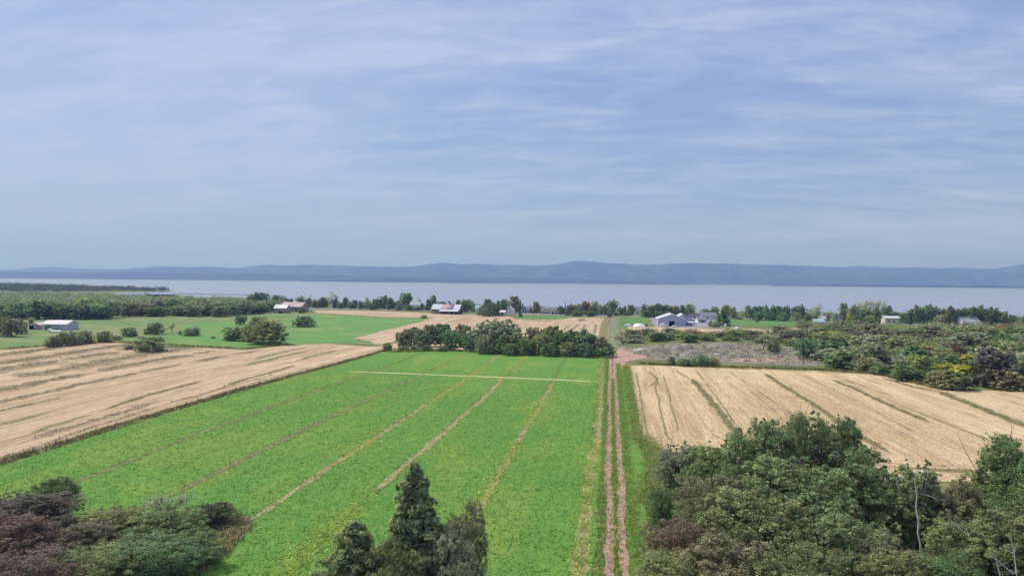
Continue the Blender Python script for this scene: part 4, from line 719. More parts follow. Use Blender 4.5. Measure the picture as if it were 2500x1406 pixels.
tree_mass('shore_scrub', sb, (2.5, 6.0), 4.2, [(DARK, 4), (OLIVE, 3), (GREY, 1.5), (TEAL, 2)], 34, 7, 0.32, 'low scrub filling the gaps between trees along the shore', 'scrub')
poly4 = [D(a, 690, d_) for a, d_ in ((430, 1160), (560, 1060), (470, 1020), (300, 1010), (100, 1010), (-400, 1010), (-400, 1420), (200, 1300))]
tree_mass('marsh_scrub', scatter(poly4, 22, 2500), (1.5, 5), 7, PAL_L, 26, 5, 0.7, 'scrub at the edge of the bay behind the left wood', 'scrub')

# ------------------------------------------------------------------ buildings
def paint(name, c, d=None, s=0.5):
    d = d or tuple(x*0.72 for x in c)
    return layered(name, c, [((s, s, s*2.5), 5, 0.45, 0.7, d, 0.7), ((3, 3, 0.4), 4, 0.5, 0.75, tuple(x*0.85 for x in c), 0.5)], rough=0.8)
def tin(name, c, rust=None, amt=0.5):
    L = [((2.2, 0.25, 0.25), 4, 0.42, 0.68, tuple(x*0.75 for x in c), 0.7)]
    if rust: L += [((0.16, 0.3, 0.3), 5, 0.62-0.25*amt, 0.66-0.18*amt, rust, 0.9)]
    return layered(name, c, L, bump=((5, 0.3, 0.3), 0.4, 0.05), rough=0.55, spec=0.3)
WHITE = paint('white_boards', (0.80, 0.80, 0.80)); CREAM = paint('cream_boards', (0.62, 0.57, 0.48)); LAV = paint('lavender_metal', (0.48, 0.485, 0.585)); WOODG = paint('weathered_boards', (0.30, 0.27, 0.24)); STONE = paint('field_stone', (0.40, 0.36, 0.31), (0.25, 0.22, 0.19), 1.5); DARKW = paint('dark_boards', (0.10, 0.085, 0.08)); REDW = paint('faded_red_boards', (0.38, 0.27, 0.27))
TIN = tin('grey_tin', (0.60, 0.62, 0.66)); TINRUST = tin('rusty_tin', (0.50, 0.42, 0.40), (0.40, 0.26, 0.24), 0.75); PALETIN = tin('pale_tin', (0.72, 0.69, 0.68), (0.5, 0.40, 0.37), 0.35); LAVR = tin('lavender_tin', (0.60, 0.60, 0.67)); SLATE = tin('purple_grey_shingles', (0.22, 0.215, 0.27)); DKROOF = tin('dark_shingles', (0.09, 0.09, 0.12)); TEALR = tin('blue_green_tin', (0.34, 0.47, 0.52)); BRNR = tin('brown_shingles', (0.24, 0.20, 0.185)); GREYR = tin('grey_shingles', (0.38, 0.39, 0.38))
PANE = layered('dark_glass', (0.03, 0.035, 0.045), [], rough=0.15, spec=0.5); BLACK = layered('dark_opening', (0.015, 0.015, 0.018), []); BRICK = paint('chimney_brick', (0.30, 0.16, 0.13))
def boxes(name, bs, parent, mat):
    V, Q = [], []
    for i, (x0, x1, y0, y1, z0, z1) in enumerate(bs):
        V += [(x0, y0, z0), (x1, y0, z0), (x1, y1, z0), (x0, y1, z0), (x0, y0, z1), (x1, y0, z1), (x1, y1, z1), (x0, y1, z1)]; o = i*8
        Q += [[o, o+3, o+2, o+1], [o+4, o+5, o+6, o+7], [o, o+1, o+5, o+4], [o+1, o+2, o+6, o+5], [o+2, o+3, o+7, o+6], [o+3, o, o+4, o+7]]
    return link(name, mesh_q(name, V, Q), parent, mat)
def prism(name, prof, a, b, axis, parent, mat):
    """closed profile in the (across, z) plane pushed from a to b along the axis"""
    n = len(prof); f = (lambda u, z, t: (t, u, z)) if axis == 'x' else (lambda u, z, t: (u, t, z))
    bm = bmesh.new(); A = [bm.verts.new(f(u, z, a)) for u, z in prof]; B = [bm.verts.new(f(u, z, b)) for u, z in prof]
    bm.faces.new(A); bm.faces.new(B[::-1])
    for i in range(n): bm.faces.new((A[i], B[i], B[(i+1) % n], A[(i+1) % n]))
    bmesh.ops.recalc_face_normals(bm, faces=bm.faces[:]); me = bpy.data.meshes.new(name); bm.to_mesh(me); bm.free()
    return link(name, me, parent, mat)
def roof_slabs(W2, D2, he, hr, ridge, ov, parent, mat, th=0.22):
    s, l = (D2, W2) if ridge == 'x' else (W2, D2); sl = hr/s; e = s+ov; ze = he-ov*sl
    return prism('roof', [(-e, ze), (0, he+hr), (e, ze), (e, ze+th), (0, he+hr+th*1.2), (-e, ze+th)], -l-ov, l+ov, ridge, parent, mat)
def house(name, label, cat, px, base, wpx, deep, top, eave, wall, roof, ridge='x', rot=0.0, doors=(), wins=(), side_wins=(), chim=None, ov=0.45, gable_win=False, group=None, dormers=(), lean=None, leanmat=None):
    """top / eave: picture heights of ridge and eave at the building's distance"""
    p = P(px, base); d = depth(p); W2 = wpx*d/FPX/2; D2 = deep/2; he = D(px, eave, d).z-p.z; hr = D(px, top, d).z-p.z-he; m = d/FPX
    o = link(name, None, label=label, cat=cat, group=group); o.location = p+Vector((0, D2, 0)); o.rotation_euler = (0, 0, rot); o.empty_display_size = 1
    if ridge == 'x': prism('wall', [(-D2, -0.3), (D2, -0.3), (D2, he), (0, he+hr), (-D2, he)], -W2, W2, 'x', o, wall)
    else: prism('wall', [(-W2, -0.3), (W2, -0.3), (W2, he), (0, he+hr), (-W2, he)], -D2, D2, 'y', o, wall)
    r = roof_slabs(W2, D2, he, hr, ridge, ov, o, roof)
    for cx, w, h in doors:
        dr = boxes('door', [(cx*W2-w/2, cx*W2+w/2, -D2-0.06, -D2+0.02, 0, h)], o, BLACK)
        boxes('door_frame', [(cx*W2-w/2-0.25, cx*W2-w/2, -D2-0.10, -D2+0.02, 0, h+0.25), (cx*W2+w/2, cx*W2+w/2+0.25, -D2-0.10, -D2+0.02, 0, h+0.25), (cx*W2-w/2, cx*W2+w/2, -D2-0.10, -D2+0.02, h, h+0.25)], dr, WHITE)
    for cx, z, w, h in wins:
        wn_ = boxes('window', [(cx*W2-w/2, cx*W2+w/2, -D2-0.07, -D2+0.02, z, z+h)], o, WHITE)
        boxes('pane', [(cx*W2-w/2+0.12, cx*W2+w/2-0.12, -D2-0.09, -D2-0.06, z+0.12, z+h-0.12)], wn_, PANE)
    sgn = 1 if px < 1490 else -1          # the end wall one sees
    for cy, z, w, h in side_wins:
        wn_ = boxes('window', [(sgn*W2-0.02, sgn*W2+0.07, cy*D2-w/2, cy*D2+w/2, z, z+h)] if sgn > 0 else [(-W2-0.07, -W2+0.02, cy*D2-w/2, cy*D2+w/2, z, z+h)], o, WHITE)
        boxes('pane', [((W2+0.06 if sgn > 0 else -W2-0.09), (W2+0.09 if sgn > 0 else -W2-0.06), cy*D2-w/2+0.12, cy*D2+w/2-0.12, z+0.12, z+h-0.12)], wn_, PANE)
    if gable_win:
        wn_ = boxes('window', [(-0.7, 0.7, -D2-0.07, -D2+0.02, he+0.3, he+1.8)], o, WHITE); boxes('pane', [(-0.55, 0.55, -D2-0.09, -D2-0.06, he+0.45, he+1.65)], wn_, PANE)
    if chim is not None: boxes('chimney', [(chim*W2-0.4, chim*W2+0.4, -0.4, 0.4, he+hr*0.5, he+hr+1.3)], r, BRICK)
    for cx in dormers:
        x = cx*W2; zz = he+hr*0.25; yy = -D2*0.72
        dm = prism('dormer', [(x-1.1, zz), (x+1.1, zz), (x+1.1, zz+1.5), (x, zz+2.3), (x-1.1, zz+1.5)], yy, -0.3, 'y', r, WHITE); 
        prism('dormer_roof', [(x-1.4, zz+1.35), (x, zz+2.4), (x+1.4, zz+1.35), (x+1.4, zz+1.5), (x, zz+2.58), (x-1.4, zz+1.5)], yy-0.3, -0.25, 'y', dm, roof) if False else None
        boxes('pane', [(x-0.65, x+0.65, yy-0.04, yy+0.02, zz+0.2, zz+1.3)], dm, PANE)
    if lean:
        x0, x1, dp, z0, z1 = lean       # front lean-to
        prism('lean_to', [(-D2-dp, z0), (-D2-0.01, z1), (-D2-0.01, z1+0.18), (-D2-dp, z0+0.18)], x0*W2, x1*W2, 'x', o, leanmat or TIN)
        k_ = max(2, int((x1-x0)*W2/4))
        for i in range(k_+1):
            xx = x0*W2+0.2+(x1-x0)*W2*i/k_*0.985; boxes('post', [(xx-0.12, xx+0.12, -D2-dp+0.1, -D2-dp+0.34, -0.2, z0)], o, WOODG)
    return o
# left meadow shed
o = house('shed', 'long low shed with pale roof in the left meadow', 'shed', 130, 806, 62, 11, 783.5, 791.5, paint('shed_wall', (0.55, 0.53, 0.60)), PALETIN, 'x', rot=0.10, wins=((0.4, 1.2, 1.0, 0.9),), doors=((-0.6, 2.2, 2.2),))
o = house('shed', 'small open fronted shed joined to the left end of the long pale shed', 'shed', 83, 805, 27, 8, 789, 794, REDW, PALETIN, 'y', rot=0.10, doors=((-0.55, 3.0, 2.6),))
# rusty barn and its front shed
o = house('barn', 'old barn with rusty red brown roof on the left part of the shore road', 'barn', 712, 761, 58, 12, 738.5, 748.5, WOODG, TINRUST, 'x', rot=-0.12, doors=((-0.15, 3.5, 3.2), (0.55, 3.0, 3.0)), side_wins=((0, 2, 1.2, 1.2),))
boxes('roof_sheet', [(o_x0, o_x1, -6.3, -0.2, 0, 0.04) for o_x0, o_x1 in ((6.0, 11.2),)], o, PALETIN).matrix_local = Matrix.Translation((0, 0, 0))
rs = o.children[-1]
he_, hr_ = D(712, 748.5, depth(P(712, 761))).z-P(712, 761).z, 0
hr_ = D(712, 738.5, depth(P(712, 761))).z-P(712, 761).z-he_
sl_ = hr_/6.0
for v in rs.data.vertices: v.co.z += he_+hr_+v.co.y*sl_+0.33
house('shed', 'front shed with pale tin roof before the rusty barn', 'shed', 685, 765, 34, 7, 744, 752, REDW, PALETIN, 'x', rot=-0.12, doors=((0.1, 4.0, 2.4),), side_wins=((0, 1.4, 1.4, 1.2),))
# grey roofed barn
o = house('barn', 'grey tin roofed barn with rusty middle patch beside the far stubble', 'barn', 1088, 767, 70, 12, 744, 755, DARKW, TIN, 'x', rot=-0.06, doors=((-0.1, 4, 3), (0.5, 3.5, 3)), lean=(-0.38, 0.98, 3.6, 2.75, 3.9), leanmat=tin('white_tin', (0.78, 0.78, 0.82)), side_wins=((0, 4.0, 1.2, 1.2),))
he_ = D(1088, 755, depth(P(1088, 767))).z-P(1088, 767).z; hr_ = D(1088, 744, depth(P(1088, 767))).z-P(1088, 767).z-he_
rs = boxes('roof_sheet', [(-4.6, 7.0, -6.2, -0.1, 0, 0.05)], o, TINRUST)
for v in rs.data.vertices: v.co.z += he_+hr_+v.co.y*hr_/6.0+0.33
for i, cx in enumerate((-11.0, -8.6, -6.2)): boxes('bay_door', [(cx-1.0, cx+1.0, -6.08, -5.98, 0, 2.6)], o, paint('tan_boards', (0.42, 0.34, 0.26)) if not i else bpy.data.materials['tan_boards'])
# houses along the road, from left
house('house', 'low white house under the big round tree left of the grey barn', 'house', 1013, 757, 26, 9, 738, 744, WHITE, GREYR, 'x', wins=((-0.5, 2.6, 1.4, 1.2), (0.0, 2.6, 1.4, 1.2), (0.5, 2.6, 1.4, 1.2)), doors=((0.2, 1.2, 2.0),))
house('house', 'house with white trimmed gable peeping over the grey roofed barn', 'house', 1084, 756, 18, 10, 735.5, 744, paint('blue_grey_boards', (0.26, 0.27, 0.33)), paint('white_trim_roof', (0.70, 0.70, 0.75)), 'y', gable_win=True, ov=0.6)
house('house', 'small white house between the grey barn and the big dark tree', 'house', 1166, 764, 13, 8, 746, 752, WHITE, TEALR, 'x', wins=((-0.4, 1.4, 1.2, 1.2), (0.4, 1.4, 1.2, 1.2)), chim=0.3)
house('house', 'white house with steep gable behind the half bare brown trees', 'house', 1243, 766, 22, 9, 748, 757, WHITE, PALETIN, 'y', wins=((-0.5, 1.2, 1.2, 1.3), (0.4, 1.2, 1.2, 1.3)), gable_win=True)
house('shed', 'white shed in the shade of the dark tree beside the white gabled house', 'shed', 1226, 770, 14, 6, 758, 762, CREAM, PALETIN, 'x', doors=((0.0, 1.8, 2.2),))
house('house', 'white cottage with steep purple grey roof beyond the green strip', 'house', 1284, 764.5, 21, 9, 748.5, 758, WHITE, SLATE, 'x', wins=((-0.6, 0.9, 1.1, 1.2), (0.5, 0.9, 1.1, 1.2)), doors=((0.0, 1.1, 2.0),), side_wins=((0, 3.0, 1.0, 1.2),), chim=0.9)
house('house', 'grey stone house with white dormers beside the shore road', 'house', 1333, 767, 24, 9, 750.5, 759.5, STONE, BRNR, 'x', dormers=(-0.35, 0.3), wins=((-0.6, 0.9, 1.1, 1.3), (0.5, 0.9, 1.1, 1.3)), doors=((0.0, 1.1, 2.1),), chim=-0.9)
house('garage', 'beige garage with two dark openings joined to the stone house', 'garage', 1353, 768, 16, 9, 750.5, 756, CREAM, BRNR, 'x', doors=((-0.45, 1.8, 2.8), (0.4, 1.2, 3.2)))
house('house', 'dark roofed house half hidden in trees right of the stone house', 'house', 1393, 767, 18, 9, 746, 753, REDW, DKROOF, 'x', wins=((-0.4, 2.2, 1.2, 1.2), (0.4, 2.2, 1.2, 1.2)))
house('garden_shed', 'tiny white steep gabled shed among the trees right of the red tree', 'shed', 1455, 768.5, 6, 4, 759.5, 765, WHITE, WHITE, 'y')
house('house', 'white house with tall purple grey roof between the lane trees and dense row', 'house', 1556, 769.5, 9, 9, 749.5, 760, WHITE, SLATE, 'x', wins=((-0.4, 1.2, 1.0, 1.2), (0.4, 1.2, 1.0, 1.2)))
# lavender farm shed with its rear wing and small front shed
o = house('farm_shed', 'big lavender metal farm shed with a black square door', 'farm shed', 1640, 796, 66, 24, 767.5, 779, LAV, LAVR, 'y', doors=((0.0, 4.0, 3.7),), wins=((0.45, 1.6, 1.2, 0.9), (-0.6, 1.6, 1.2, 0.9)), ov=0.6)
house('farm_shed', 'second lavender metal shed with rounded gable behind the big one', 'farm shed', 1668, 790, 48, 20, 767.5, 780, LAV, LAVR, 'y', doors=((0.62, 1.6, 2.4),), wins=((0.2, 4.4, 1.4, 0.9),), ov=0.5)
house('annex', 'low lavender annex with dark windows at the right foot of the farm sheds', 'annex', 1684, 795.5, 17, 8, 786, 788, LAV, LAVR, 'x', wins=((-0.5, 0.9, 2.0, 1.1),), doors=((0.35, 1.0, 2.0),))
house('garden_shed', 'small white gabled shed before the left corner of the lavender shed', 'shed', 1621, 799.5, 17, 5, 790, 794, WHITE, LAVR, 'y')
house('house', 'white house with dark curved porch roof right of the lavender sheds', 'house', 1696, 785, 24, 9, 767.5, 773, WHITE, DKROOF, 'x', wins=((-0.1, 2.5, 1.6, 1.1), (0.45, 2.5, 1.0, 1.1)), ov=0.9, lean=(-1.0, 0.8, 2.0, 2.2, 2.8), leanmat=WHITE)
house('house', 'grey roofed cottage with white porch beside the long white bungalow', 'house', 1713, 788, 22, 9, 774.5, 781, WHITE, SLATE, 'x', rot=0.15, wins=((-0.5, 0.8, 1.4, 1.1), (0.4, 0.8, 1.4, 1.1)), doors=((0.0, 1.2, 2.0),))
house('house', 'long white bungalow with purple grey roof left of the dark conifer', 'house', 1731, 780, 35, 9, 763.5, 771, WHITE, SLATE, 'x', wins=((-0.6, 1.0, 1.6, 1.2), (-0.1, 1.0, 1.2, 1.2), (0.7, 1.0, 1.2, 1.2)), doors=((-0.3, 1.1, 2.1),))
house('house', 'lavender grey house with dark porch right of the dark conifer', 'house', 1789, 777, 15, 9, 765, 770.5, LAV, SLATE, 'x', doors=((0.2, 2.6, 2.3), (-0.5, 1.2, 2.0)), chim=0.6)
house('house', 'white house with grey roof left of the blue green roof', 'house', 2006, 787, 22, 9, 771, 778, WHITE, GREYR, 'x', wins=((-0.4, 0.8, 1.4, 1.1), (0.4, 0.8, 1.4, 1.1)), chim=0.7)
house('shed', 'shed with blue green tin roof showing above the right wood', 'shed', 2001, 793, 23, 8, 779.5, 786, CREAM, TEALR, 'x')
house('house', 'tall lavender grey house with steep roof behind the yellow tree', 'house', 2047, 789, 18, 9, 765.5, 777, paint('lilac_boards', (0.45, 0.44, 0.52)), SLATE, 'y', rot=-0.3, gable_win=True, wins=((-0.4, 1.0, 1.1, 1.3), (0.4, 1.0, 1.1, 1.3)))
house('cottage', 'flat pale roofed cottage standing above the right wood', 'cottage', 2178, 792, 32, 9, 772.5, 776.5, CREAM, tin('pale_grey_roof', (0.62, 0.62, 0.60)), 'x', wins=((-0.5, 1.8, 2.0, 1.2), (0.3, 1.8, 2.0, 1.2)), ov=0.8)
house('barn', 'grey roofed barn with white gable end above the far right wood', 'barn', 2370, 797, 44, 12, 774, 787, WHITE, GREYR, 'x', rot=0.12, ov=0.3)
house('shed', 'collapsed pale roofed shed sunk among the trees of the right wood', 'shed', 2210, 824, 25, 7, 806, 814, WOODG, tin('bleached_tin', (0.50, 0.47, 0.42), (0.33, 0.28, 0.23), 0.5), 'x', rot=-0.2)

# ------------------------------------------------------------------ cars, bales, tarps, rubble
def car(px, base, col, label, rot=0.0, L=4.6):
    p = P(px, base); o = link('parked_car', None, label=label, cat='car'); o.location = p+Vector((0, 0, 0.15)); o.rotation_euler = (0, 0, rot)
    m = layered('car_paint_'+label.split()[0], col, [], rough=0.35, spec=0.5)
    h = L/2; prism('body', [(-h, 0.35), (h, 0.35), (h, 0.75), (h*0.9, 0.88), (h*0.45, 0.95), (-h*0.85, 0.98), (-h, 0.85)], -0.85, 0.85, 'y', o, m)
    b = prism('cabin', [(-h*0.80, 0.95), (h*0.42, 0.93), (h*0.12, 1.42), (-h*0.62, 1.45)], -0.72, 0.72, 'y', o, m)
    for s in (-1, 1): prism('window', [(-h*0.70, 1.0), (h*0.30, 1.0), (h*0.09, 1.36), (-h*0.58, 1.38)], s*0.70 if s < 0 else 0.70, s*0.735, 'y', b, PANE)
    an = np.arange(12)*math.pi/6
    for sx in (-0.6, 0.62):
        for sy in (-1, 1): prism('wheel', [(sx*h+0.32*math.cos(a), 0.32+0.32*math.sin(a)) for a in an], sy*0.70, sy*0.90, 'y', o, BLACK)
    for s in (-1, 1): boxes('headlight', [(h-0.03, h+0.03, s*0.6-0.18, s*0.6+0.18, 0.58, 0.74)], o, WHITE)
    return o
car(757, 757.5, (0.75, 0.75, 0.76), 'white car on the shore road just right of the rusty barn')
car(1801, 779, (0.10, 0.10, 0.13), 'dark car parked right of the lavender grey house', 0.2)
car(1807, 779.5, (0.14, 0.13, 0.16), 'charcoal car parked at the right end of the cars on the drive', 0.1)
car(1650, 799, (0.8, 0.8, 0.8), 'pale car parked before the black door of the lavender shed', 0.2)
car(1205, 771, (0.72, 0.74, 0.78), 'silver car in the shade of the big dark tree by the white houses', 0.1)
FILM = layered('white_film', (0.82, 0.82, 0.82), [(1.5, 3, 0.5, 0.7, (0.62, 0.63, 0.64), 0.6)], rough=0.4, spec=0.4)
def bale(px, base, r, label, L=1.5, rot=0.3, mat=None):
    p = P(px, base); o = link('wrapped_bale', None, label=label, cat='bale'); o.location = p; o.rotation_euler = (0, 0, rot)
    an = np.arange(16)*math.pi/8; bm = bmesh.new(); rings = []
    for x, k_ in ((-L/2, 0.82), (-L/2+0.12, 0.97), (-L/4, 1.0), (0, 1.015), (L/4, 1.0), (L/2-0.12, 0.97), (L/2, 0.82)):
        rings.append([bm.verts.new((x, r*k_*math.cos(a), r*0.96+max(-0.95, k_*math.sin(a))*r)) for a in an])
    for a, b in zip(rings, rings[1:]):
        for i in range(16): bm.faces.new((a[i], a[(i+1) % 16], b[(i+1) % 16], b[i]))
    bm.faces.new(rings[0][::-1]); bm.faces.new(rings[-1]); bmesh.ops.recalc_face_normals(bm, faces=bm.faces[:])
    me = bpy.data.meshes.new('bale'); bm.to_mesh(me); bm.free(); link('wrap', me, o, mat or FILM); return o
bale(121.5, 811, 1.1, 'round white wrapped bale standing in front of the long pale shed', 1.6, 1.4)
bale(133, 811.5, 0.6, 'long white wrapped roll lying right of the round bale', 3.4, 0.1)
bale(144, 812, 0.65, 'rightmost white wrapped roll before the long pale shed', 3.0, -0.1)
bale(1757, 793, 0.9, 'white wrapped bale at the left foot of the dark conifer', 1.5, 1.2); bale(1771, 796.5, 1.0, 'white wrapped bale at the right foot of the dark conifer', 1.6, 1.3)
bale(1266, 773, 0.9, 'white wrapped bale beside the small round tree by the green strip', 1.5, 1.2); bale(1531, 797, 0.8, 'long white wrapped roll left of the tarped heap', 5, 0.05); bale(1578, 796, 0.9, 'brown uncovered bale right of the tarped heap', 1.6, 0.9, paint('old_hay', (0.22, 0.15, 0.10)))
bale(1524, 796, 1.0, 'dark wrapped bale at the left end of the heap row', 1.6, 1.0, BLACK)
def heap(name, px, base, wpx, h, deep, mat, label, cat, seed=0):
    p = P(px, base); d = depth(p); W2 = wpx*d/FPX/2; u = np.linspace(-1, 1, 28); v = np.linspace(-1, 1, 16); X, Y = np.meshgrid(u, v, indexing='ij')
    R = np.clip(1-(X**2+Y**2), 0, 1)**0.6; Z = h*R*(0.75+0.35*np.sin(X*5+seed)*np.cos(Y*4+seed*2)+0.2*np.sin(X*13+Y*9+seed)); Z = np.where(R <= 0, -0.2, np.maximum(Z, 0.02))
    V = np.c_[(X*W2).ravel(), (Y*deep/2).ravel(), Z.ravel()]; i, j = np.meshgrid(np.arange(27), np.arange(15), indexing='ij'); q = (i*16+j).ravel()
    o = link(name, mesh_q(name, V, np.c_[q, q+16, q+17, q+1], smooth=True), mat=mat, label=label, cat=cat); o.location = p; return o
heap('tarped_heap', 1560, 797, 30, 2.3, 6, FILM, 'long heap under a white tarp left of the lavender shed', 'heap', 1)
RUB = layered('rubble', (0.27, 0.235, 0.215), [(0.5, 5, 0.45, 0.65, (0.18, 0.16, 0.165), 0.85), (1.5, 4, 0.52, 0.68, (0.38, 0.34, 0.31), 0.6), (0.25, 4, 0.5, 0.65, (0.20, 0.19, 0.10), 0.6)], bump=(1.2, 1.0, 0.4))
for i, (px, b, w, h, dp, t) in enumerate(((1600, 856, 70, 2.4, 14, 'grey rubble heap nearest the track on the gravel waste'), (1655, 853, 80, 3.0, 16, 'long grey brush and rubble heap in the middle of the gravel waste'), (1700, 862, 60, 1.6, 9, 'low rubble heap right of the middle heap'), (1760, 848, 110, 2.0, 18, 'broad low rubble bank at the back of the gravel waste'), (1850, 880, 130, 0.8, 9, 'low reddish earth bank on the gravel waste'))):
    heap('rubble_heap', px, b, w, h, dp, RUB if i < 4 else DIRT, t, 'rubble heap', i*1.7)
ROCK = layered('pale_rock', (0.62, 0.59, 0.56), [(1.2, 4, 0.45, 0.7, (0.42, 0.39, 0.37), 0.8)], bump=(2, 0.7, 0.2))
def boulder(px, base, r, label, flat=0.6, group=None):
    bm = bmesh.new(); bmesh.ops.create_icosphere(bm, subdivisions=2, radius=1)
    for v in bm.verts: v.co *= 1+random.uniform(-0.22, 0.22)
    for v in bm.verts: v.co = Vector((v.co.x*r*random.uniform(0.95, 1.05), v.co.y*r*0.8, v.co.z*r*flat+r*flat*0.55))
    me = bpy.data.meshes.new('boulder'); bm.to_mesh(me); bm.free(); o = link('boulder', me, mat=ROCK, label=label, cat='boulder', group=group); o.location = P(px, base); return o
for i, (px, b, r) in enumerate(((1552, 857, 0.9), (1560, 859, 1.2), (1567, 856, 1.0), (1573, 858, 1.1), (1579, 854, 1.0), (1585, 853, 1.2), (1562, 853, 0.8))):
    boulder(px, b, r, f'pale boulder in the row before the rubble nearest the track, {ORD[i]} from left' if i < 6 else 'smallest pale boulder behind the boulder row by the track', 0.65, 'pale boulders by the track')
boulder(1752, 869, 1.4, 'pale boulder left of the two by the gravel waste shrubs', 0.5); boulder(1791, 869, 0.9, 'small pale boulder right on the gravel waste', 0.5); boulder(1855, 853, 1.1, 'pale boulder at the back of the gravel waste', 0.5); boulder(1925, 857, 1.3, 'pale boulder left of the dense blue green tree', 0.45); boulder(1790, 805, 1.4, 'pale boulder at the edge of the far stubble right of the conifer', 0.7); boulder(1800, 806, 2.0, 'largest pale boulder at the edge of the far stubble', 0.7); boulder(1913, 803, 1.9, 'pale boulder by the far lawn', 0.7)
sl = P(1672, 869); o = boxes('concrete_slab', [(-2.2, 2.2, -0.8, 0.8, 0.0, 0.5)], None, ROCK); o.location = sl; o.rotation_euler = (0, 0.05, 0.15); o['label'] = 'long pale concrete slab lying on the gravel waste'; o['category'] = 'slab'

gp = PX((1545, 856), (1620, 845), (1750, 840), (1880, 844), (1960, 858), (2030, 888), (1950, 892), (1800, 884), (1650, 878), (1570, 872))
tree_mass('low_scrub', scatter(gp, 4.0, 2500), (0.5, 1.9), 1.6, [(GREY, 3), (BROWN, 3), (PALE, 3), (PURPLE, 2), (OLIVE, 1)], 16, 6, 0.2, 'low dry scrub scattered over the gravel waste', 'scrub')
# ------------------------------------------------------------------ undergrowth, verges, crop: blades
def tufts(name, pts, h, spread, pal, blades, label, cat, width=0.05):
    """grass and weeds: thin blades round each point"""
    pts = np.asarray(pts, float); N = len(pts); p = np.repeat(pts, blades, 0); M_ = len(p)
    b = p[:, :2]+rng.normal(0, spread, (M_, 2)); z = T(b[:, 0], b[:, 1]); hh = h*rng.uniform(0.4, 1.3, M_)*(0.35+0.65*(1-sstep(180, 300, b[:, 1])) if name == 'clover_leaves' else 1); az = rng.uniform(0, 6.28, M_); w = width*rng.uniform(0.6, 1.5, M_)
    dx, dy = np.cos(az)*w, np.sin(az)*w; le = rng.normal(0, 1.3 if name in ('clover_leaves', 'yellow_weeds', 'straw_stubble', 'furrow_weeds', 'verge_grass', 'verge_weeds') else 0.45, (M_, 2))*hh[:, None]
    B = np.c_[b, z]; v = np.stack([B+np.c_[-dx, -dy, np.zeros(M_)], B+np.c_[dx, dy, np.zeros(M_)], B+np.c_[dx*0.6+le[:, 0], dy*0.6+le[:, 1], hh], B+np.c_[-dx*0.6+le[:, 0], -dy*0.6+le[:, 1], hh]], 1).reshape(-1, 3)
    pc = np.array([c for c, _ in pal]); pw = np.array([w_ for _, w_ in pal], float); ci = rng.choice(len(pc), N, p=pw/pw.sum()); col = np.repeat(np.repeat(pc[ci], blades, 0), 4, 0)
    me = mesh_q(name, v, np.arange(4*M_).reshape(-1, 4), {'tint': np.repeat(rng.uniform(0.1, 0.9, M_), 4), 'hue': np.repeat(rng.uniform(0.3, 0.7, M_), 4), 'col': col})
    return link(name, me, mat=BLADE, kind='stuff', label=label, cat=cat)
def along(pts, width, per_m, seed=None):
    p = resample(pts, 1.0); n = int(len(p)*per_m); i = rng.integers(0, len(p), n); return p[i]+rng.normal(0, width*0.4, (n, 2))+rng.uniform(-0.5, 0.5, (n, 2))
DRY = (0.42, 0.34, 0.20); STRAWY = (0.36, 0.30, 0.12); GRASS = (0.15, 0.30, 0.055); GRASSY = (0.31, 0.38, 0.08); WEEDC = (0.15, 0.14, 0.055); EARTHY = (0.16, 0.11, 0.07)
y_e = float(lf[0].y)
tufts('margin_weeds', along([(-98.8, 60), (-98.6, y_e+8)], 1.3, 9), 0.55, 0.25, [(WEEDC, 4), (EARTHY, 2), (DRY, 1), (GRASS, 1.5)], 5, 'dark weeds along the ditch between stubble and clover field', 'weeds', 0.06)
tufts('furrow_weeds', np.concatenate([along([(x, 75), (x, float(far_y(x))-4)], 0.5, 2.2) for x in (-79, -61, -45, -33.3, -17.4)]), 0.28, 0.2, [(STRAWY, 3), (EARTHY, 1.5), (GRASSY, 3), (WEEDC, 1)], 4, 'straggling weeds along the furrows of the clover field', 'weeds', 0.05)
yp = []
for x, y0, y1, w, g in YEL:
    q = along([(x, y0), (x+0.4, (y0+y1)/2), (x, y1)], w*1.1, 16*w*(1-g*0.6)); yp.append(q[vnoise(q[:, 1], int(-x), 4, 0.06)*2+1-g > 0.15])
tufts('yellow_weeds', np.concatenate(yp), 0.22, 0.3, [((0.52, 0.60, 0.13), 4), ((0.34, 0.48, 0.10), 4), ((0.62, 0.58, 0.28), 0.8)], 4, 'yellow flowering weeds in patches along the clover field furrows', 'weeds', 0.07)
tufts('verge_grass', np.concatenate([along([(TRX, 44), (TRX, 235)], 0.30, 10), along([(TRX-1.8, 44), (TRX-1.8, 300)], 0.6, 8), along([(TRX+2.1, 44), (TRX+2.1, 280)], 0.9, 14), along([(-3, 44), (-3, 300)], 0.9, 7)]), 0.26, 0.2, [(GRASS, 5), (GRASSY, 3), (STRAWY, 2)], 5, 'grass growing between and beside the wheel ruts', 'grass', 0.05)
edge_r = PX((1536, 895), (1546, 950), (1556, 1000), (1570, 1068), (1600, 1100), (1610, 1150), (1600, 1230))
tufts('verge_weeds', np.concatenate([along([p-Vector((1.0, 0, 0)) for p in edge_r], 1.6, 14), along([p-Vector((0.3, 0, 0)) for p in edge_r[3:]], 3.0, 25)]), 0.38, 0.3, [(GRASSY, 5), (STRAWY, 3), (WEEDC, 1), (DRY, 2), (GRASS, 5)], 5, 'tall mixed weeds between the track and the right stubble', 'weeds', 0.06)
def poly_pts(poly, n):
    a = np.array([p[:2] for p in poly], float); out = []
    while len(out) < n:
        x = random.uniform(a[:, 0].min(), a[:, 0].max()); y = random.uniform(a[:, 1].min(), a[:, 1].max())
        if inside(x, y, poly): out.append((x, y))
    return out
brm = PX((590, 1262), (612, 1285), (540, 1360), (480, 1406), (430, 1420), (490, 1340), (530, 1280))
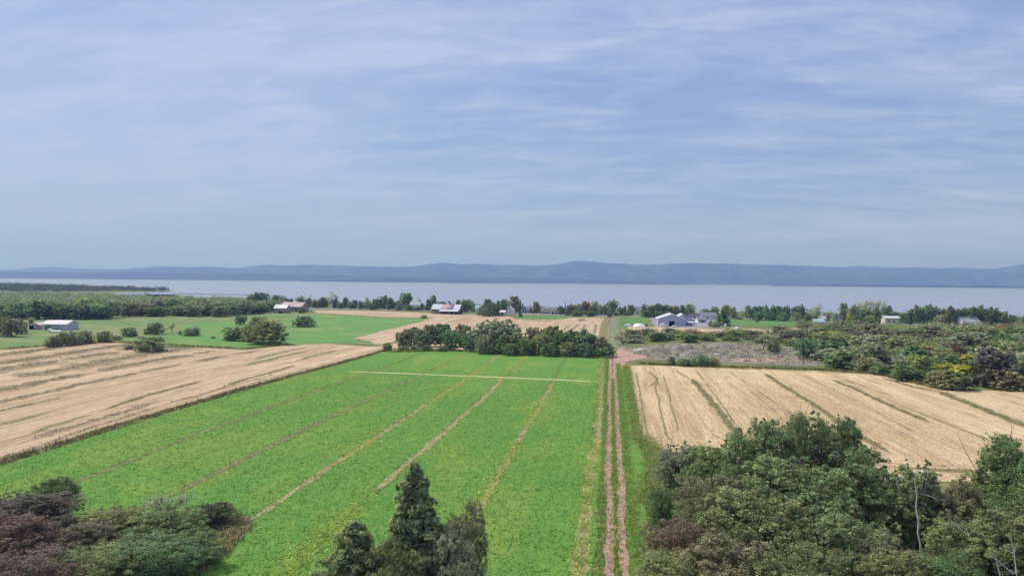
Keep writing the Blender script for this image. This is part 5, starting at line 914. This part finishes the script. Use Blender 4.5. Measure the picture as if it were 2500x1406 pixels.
tufts('dry_brambles', poly_pts(brm, 1100), 0.5, 0.4, [(DRY, 3), (STRAWY, 2), (PALE, 3), (WEEDC, 2)], 6, 'pale dry brambles at the edge of the lower left thicket', 'brambles', 0.06)
tufts('bank_weeds', np.concatenate([along(PX((960, 860), (1100, 857), (1250, 864), (1400, 872), (1490, 876)), 1.2, 6), along(PX((1560, 888), (1700, 895), (2000, 903), (2150, 915), (2300, 951)), 1.6, 8), along(PX((0, 853), (130, 844), (250, 835), (480, 847), (600, 853), (700, 842)), 2.0, 4)]), 0.8, 0.4, [(WEEDC, 4), (GRASSY, 2), (EARTHY, 1), (STRAWY, 2)], 5, 'rank weeds along the far edges of the fields', 'weeds', 0.09)
cp = [(random.uniform(-97, -4), 44+(random.random()**1.35)*270) for _ in range(58000)]
tufts('clover_leaves', cp, 0.17, 0.22, [((0.128, 0.288, 0.050), 5), ((0.155, 0.32, 0.058), 3), ((0.25, 0.36, 0.07), 1.6), ((0.085, 0.22, 0.048), 1.5)], 3, 'leafy clover crop covering the green field', 'crop', 0.075)
sp = [p for p in ((random.uniform(4, 75), 95+(random.random()**1.3)*140) for _ in range(60000)) if inside(p[0], p[1], rf_pts)][:20000]
tufts('straw_stubble', sp, 0.16, 0.25, [((0.60, 0.47, 0.33), 4), ((0.48, 0.36, 0.24), 2), ((0.30, 0.22, 0.13), 1)], 3, 'cut straw standing in the right stubble field', 'stubble', 0.06)

wp, bp = [], []
for c, w, mn in WEEDY:
    L = len(c); n = int(np.clip(np.sum(w)*2.0, 10, 900)); i = rng.choice(L, n, p=w/w.sum()); q = c[i]+rng.normal(0, 1, (n, 2))*(w[i]*0.45)[:, None]
    (bp if 'earth' in mn else wp).append(q)
tufts('stubble_weeds', np.concatenate(wp), 0.32, 0.35, [((0.26, 0.22, 0.10), 4), (STRAWY, 3), (DRY, 2), (WEEDC, 1.2)], 5, 'olive weeds standing in lines across the stubble fields', 'weeds', 0.07)
tufts('dead_weeds', np.concatenate(bp), 0.18, 0.3, [((0.27, 0.20, 0.12), 4), (DRY, 3), ((0.2, 0.17, 0.08), 1)], 4, 'brown dead weeds along the wheel lines in the stubble', 'weeds', 0.06)
